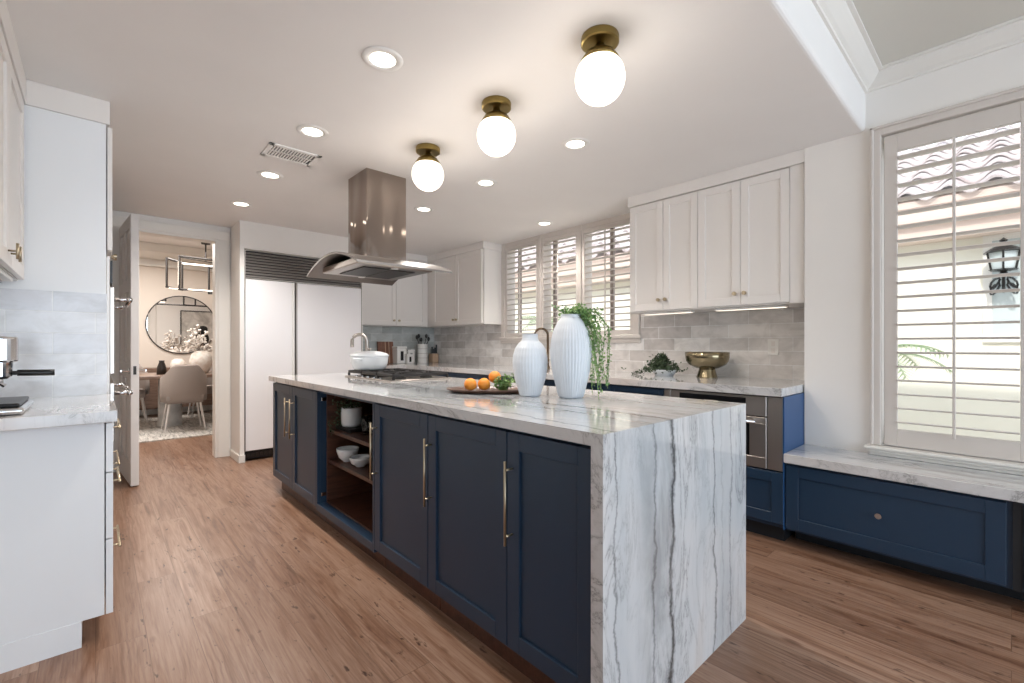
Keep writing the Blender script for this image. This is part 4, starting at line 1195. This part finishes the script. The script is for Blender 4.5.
# ================================================================== OUTSIDE
bm = B(); bx(bm, 3.95, 16, -8, 12, -.3, -.2); struct('patio', bm, 'patio')
t = thing('neighbour_house', 'cream stucco house with a clay tile roof seen through the shutters', 'house', (7.0, 1.5, -.2))
bm = B(); bx(bm, 6.15, 7.5, -6, 10, -.2, 2.60); obj('stucco_wall', bm, 'cream_stucco', t)
bm = B(); bx(bm, 5.86, 5.94, -6, 10, 2.36, 2.56); bx(bm, 5.94, 6.15, -6, 10, 2.19, 2.44)
obj('eave', bm, 'eave_wood', t)
bm = B()
ROWS = 11; sl = math.radians(24); pitch = .30
nx = 220
for rI in range(ROWS):
    s0 = rI * .42; s1 = s0 + .48
    prev = None
    for k in range(int(16 / pitch * 10) + 1):
        y = -6 + k * pitch / 10
        ph = (y / pitch) % 1
        hgt = .07 * math.sin(PI * min(1, ph / .62)) if ph < .62 else -.028 * math.sin(PI * (ph - .62) / .38)
        a = bm.verts.new((5.80 + s0 * math.cos(sl), y, 2.56 + s0 * math.sin(sl) + hgt + .03))
        b = bm.verts.new((5.80 + s1 * math.cos(sl), y, 2.56 + s1 * math.sin(sl) + hgt * .85))
        c = bm.verts.new((5.80 + s0 * math.cos(sl), y, 2.56 + s0 * math.sin(sl) + hgt + .012))
        if prev: bm.faces.new((prev[0], a, b, prev[1])); bm.faces.new((prev[0], prev[2], c, a))
        prev = (a, b, c)
obj('tile_roof', bm, 'roof_tile', t)
bm = B(); bx(bm, 5.84, 10.0, -6, 10, 2.50, 2.56); 
q = [v for v in bm.verts if v.co.x > 9]
for v in q: v.co.z += (10.0 - 5.82) * math.tan(sl)
obj('roof_deck', bm, 'eave_wood', t)

# wall lantern in front of a pale bluish window in the neighbouring wall
t = thing('wall_lantern', 'black ornate wall lantern outside, seen through the big shuttered window', 'lantern', (6.40, .80, 1.9))
L0 = (5.955, .047, 1.66)


def lz(prof): return [(r, (z - 1.72) * .645) for r, z in prof]


bm = B()
lathe(bm, lz([(0, 1.93), (.03, 1.95), (.02, 1.98), (.09, 2.0), (.095, 2.01), (0, 2.01)]), (0, 0, 0), 8)
lathe(bm, lz([(.125, 2.24), (.13, 2.25), (.08, 2.31), (.03, 2.35), (.02, 2.39), (.03, 2.41), (0, 2.45)]), (0, 0, 0), 8)
for k in range(6):
    a = 2 * PI * k / 6; tube(bm, [(.085 * math.cos(a), .085 * math.sin(a), .18), (.115 * math.cos(a), .115 * math.sin(a), .34)], .008, 5)
tube(bm, [(.2, 0, .05), (.12, 0, .0), (.04, 0, .04), (.02, 0, .09), (0, 0, .14)], .012, 6)
for s_ in (-1, 1):
    for q in (0, 1):
        tube(bm, [(.05, s_ * (.02 + .10 * math.sin(a * PI / 8) * (1 - .1 * a)), .02 + q * .05 + .05 * math.cos(a * PI / 4.5)) for a in range(9)], .009, 5)
obj('lantern_frame', bm, 'black_paint', t, local=True)
bm = B(); lathe(bm, lz([(0, 2.01), (.078, 2.012), (.105, 2.24), (0, 2.24)]), (0, 0, 0), 6); obj('lantern_glass', bm, 'lantern_glass', t, local=True)
bm = B(); lathe(bm, [(0, 0), (.06, 0), (.06, .012), (0, .012)], (0, 0, 0), 16); bmesh.ops.rotate(bm, verts=bm.verts, cent=(0, 0, 0), matrix=Matrix.Rotation(PI / 2, 3, 'Y')); bmesh.ops.translate(bm, verts=bm.verts, vec=(.186, 0, .05)); obj('wall_plate', bm, 'black_paint', t, local=True)
t.location = L0
nh = COL.objects['neighbour_house']
bm = B()
for a, b, z0, z1 in ((-.9, -.84, 1.2, 2.2), (.12, .18, 1.2, 2.2), (-.84, .12, 1.2, 1.26), (-.84, .12, 2.14, 2.2)): bx(bm, 6.12, 6.15, a, b, z0, z1)
hw = obj('window', bm, 'trim_paint', nh)
bm = B(); bx(bm, 6.135, 6.1495, -.84, .12, 1.26, 2.14); bmesh.ops.translate(bm, verts=bm.verts, vec=-Vector(nh.location)); obj('pane', bm, 'lantern_glass', hw, local=True)


def palm(loc, h, n, ln, label):
    t = thing('palm_plant', label, 'palm', loc)
    bm = B(); tube(bm, [(0, 0, 0), (.02, .01, h * .5), (0, 0, h)], .05, 8, .035); obj('trunk', bm, 'bark', t, local=True)
    bm = B()
    for i in range(n):
        a = 2 * PI * i / n + random.uniform(-.2, .2); el = random.uniform(.2, .9)
        prev = Vector((0, 0, h)); d = Vector((math.cos(a), math.sin(a), el)).normalized()
        for k in range(16):
            p = prev + d * ln / 16; d = (d + Vector((0, 0, -.09))).normalized()
            side = d.cross(Vector((0, 0, 1))).normalized()
            tube(bm, [prev, p], .006, 4)
            for s in (-1, 1):
                l = ln * .32 * math.sin(PI * (k + 1.5) / 18)
                e = p + side * s * l * .8 + d * l * .6 + Vector((0, 0, -.03))
                x1 = bm.verts.new(p - d * .012); x2 = bm.verts.new(p + d * .012); x3 = bm.verts.new(e)
                bm.faces.new((x1, x2, x3))
            prev = p
    obj('frond', bm, 'palm_leaf', t, local=True)


palm((5.3, .88, -.2), 1.25, 13, .62, 'green palm with arching fronds outside the big shuttered window')
palm((5.2, 4.9, -.2), 1.7, 11, .7, 'pale palm outside the triple window, low behind the louvers')
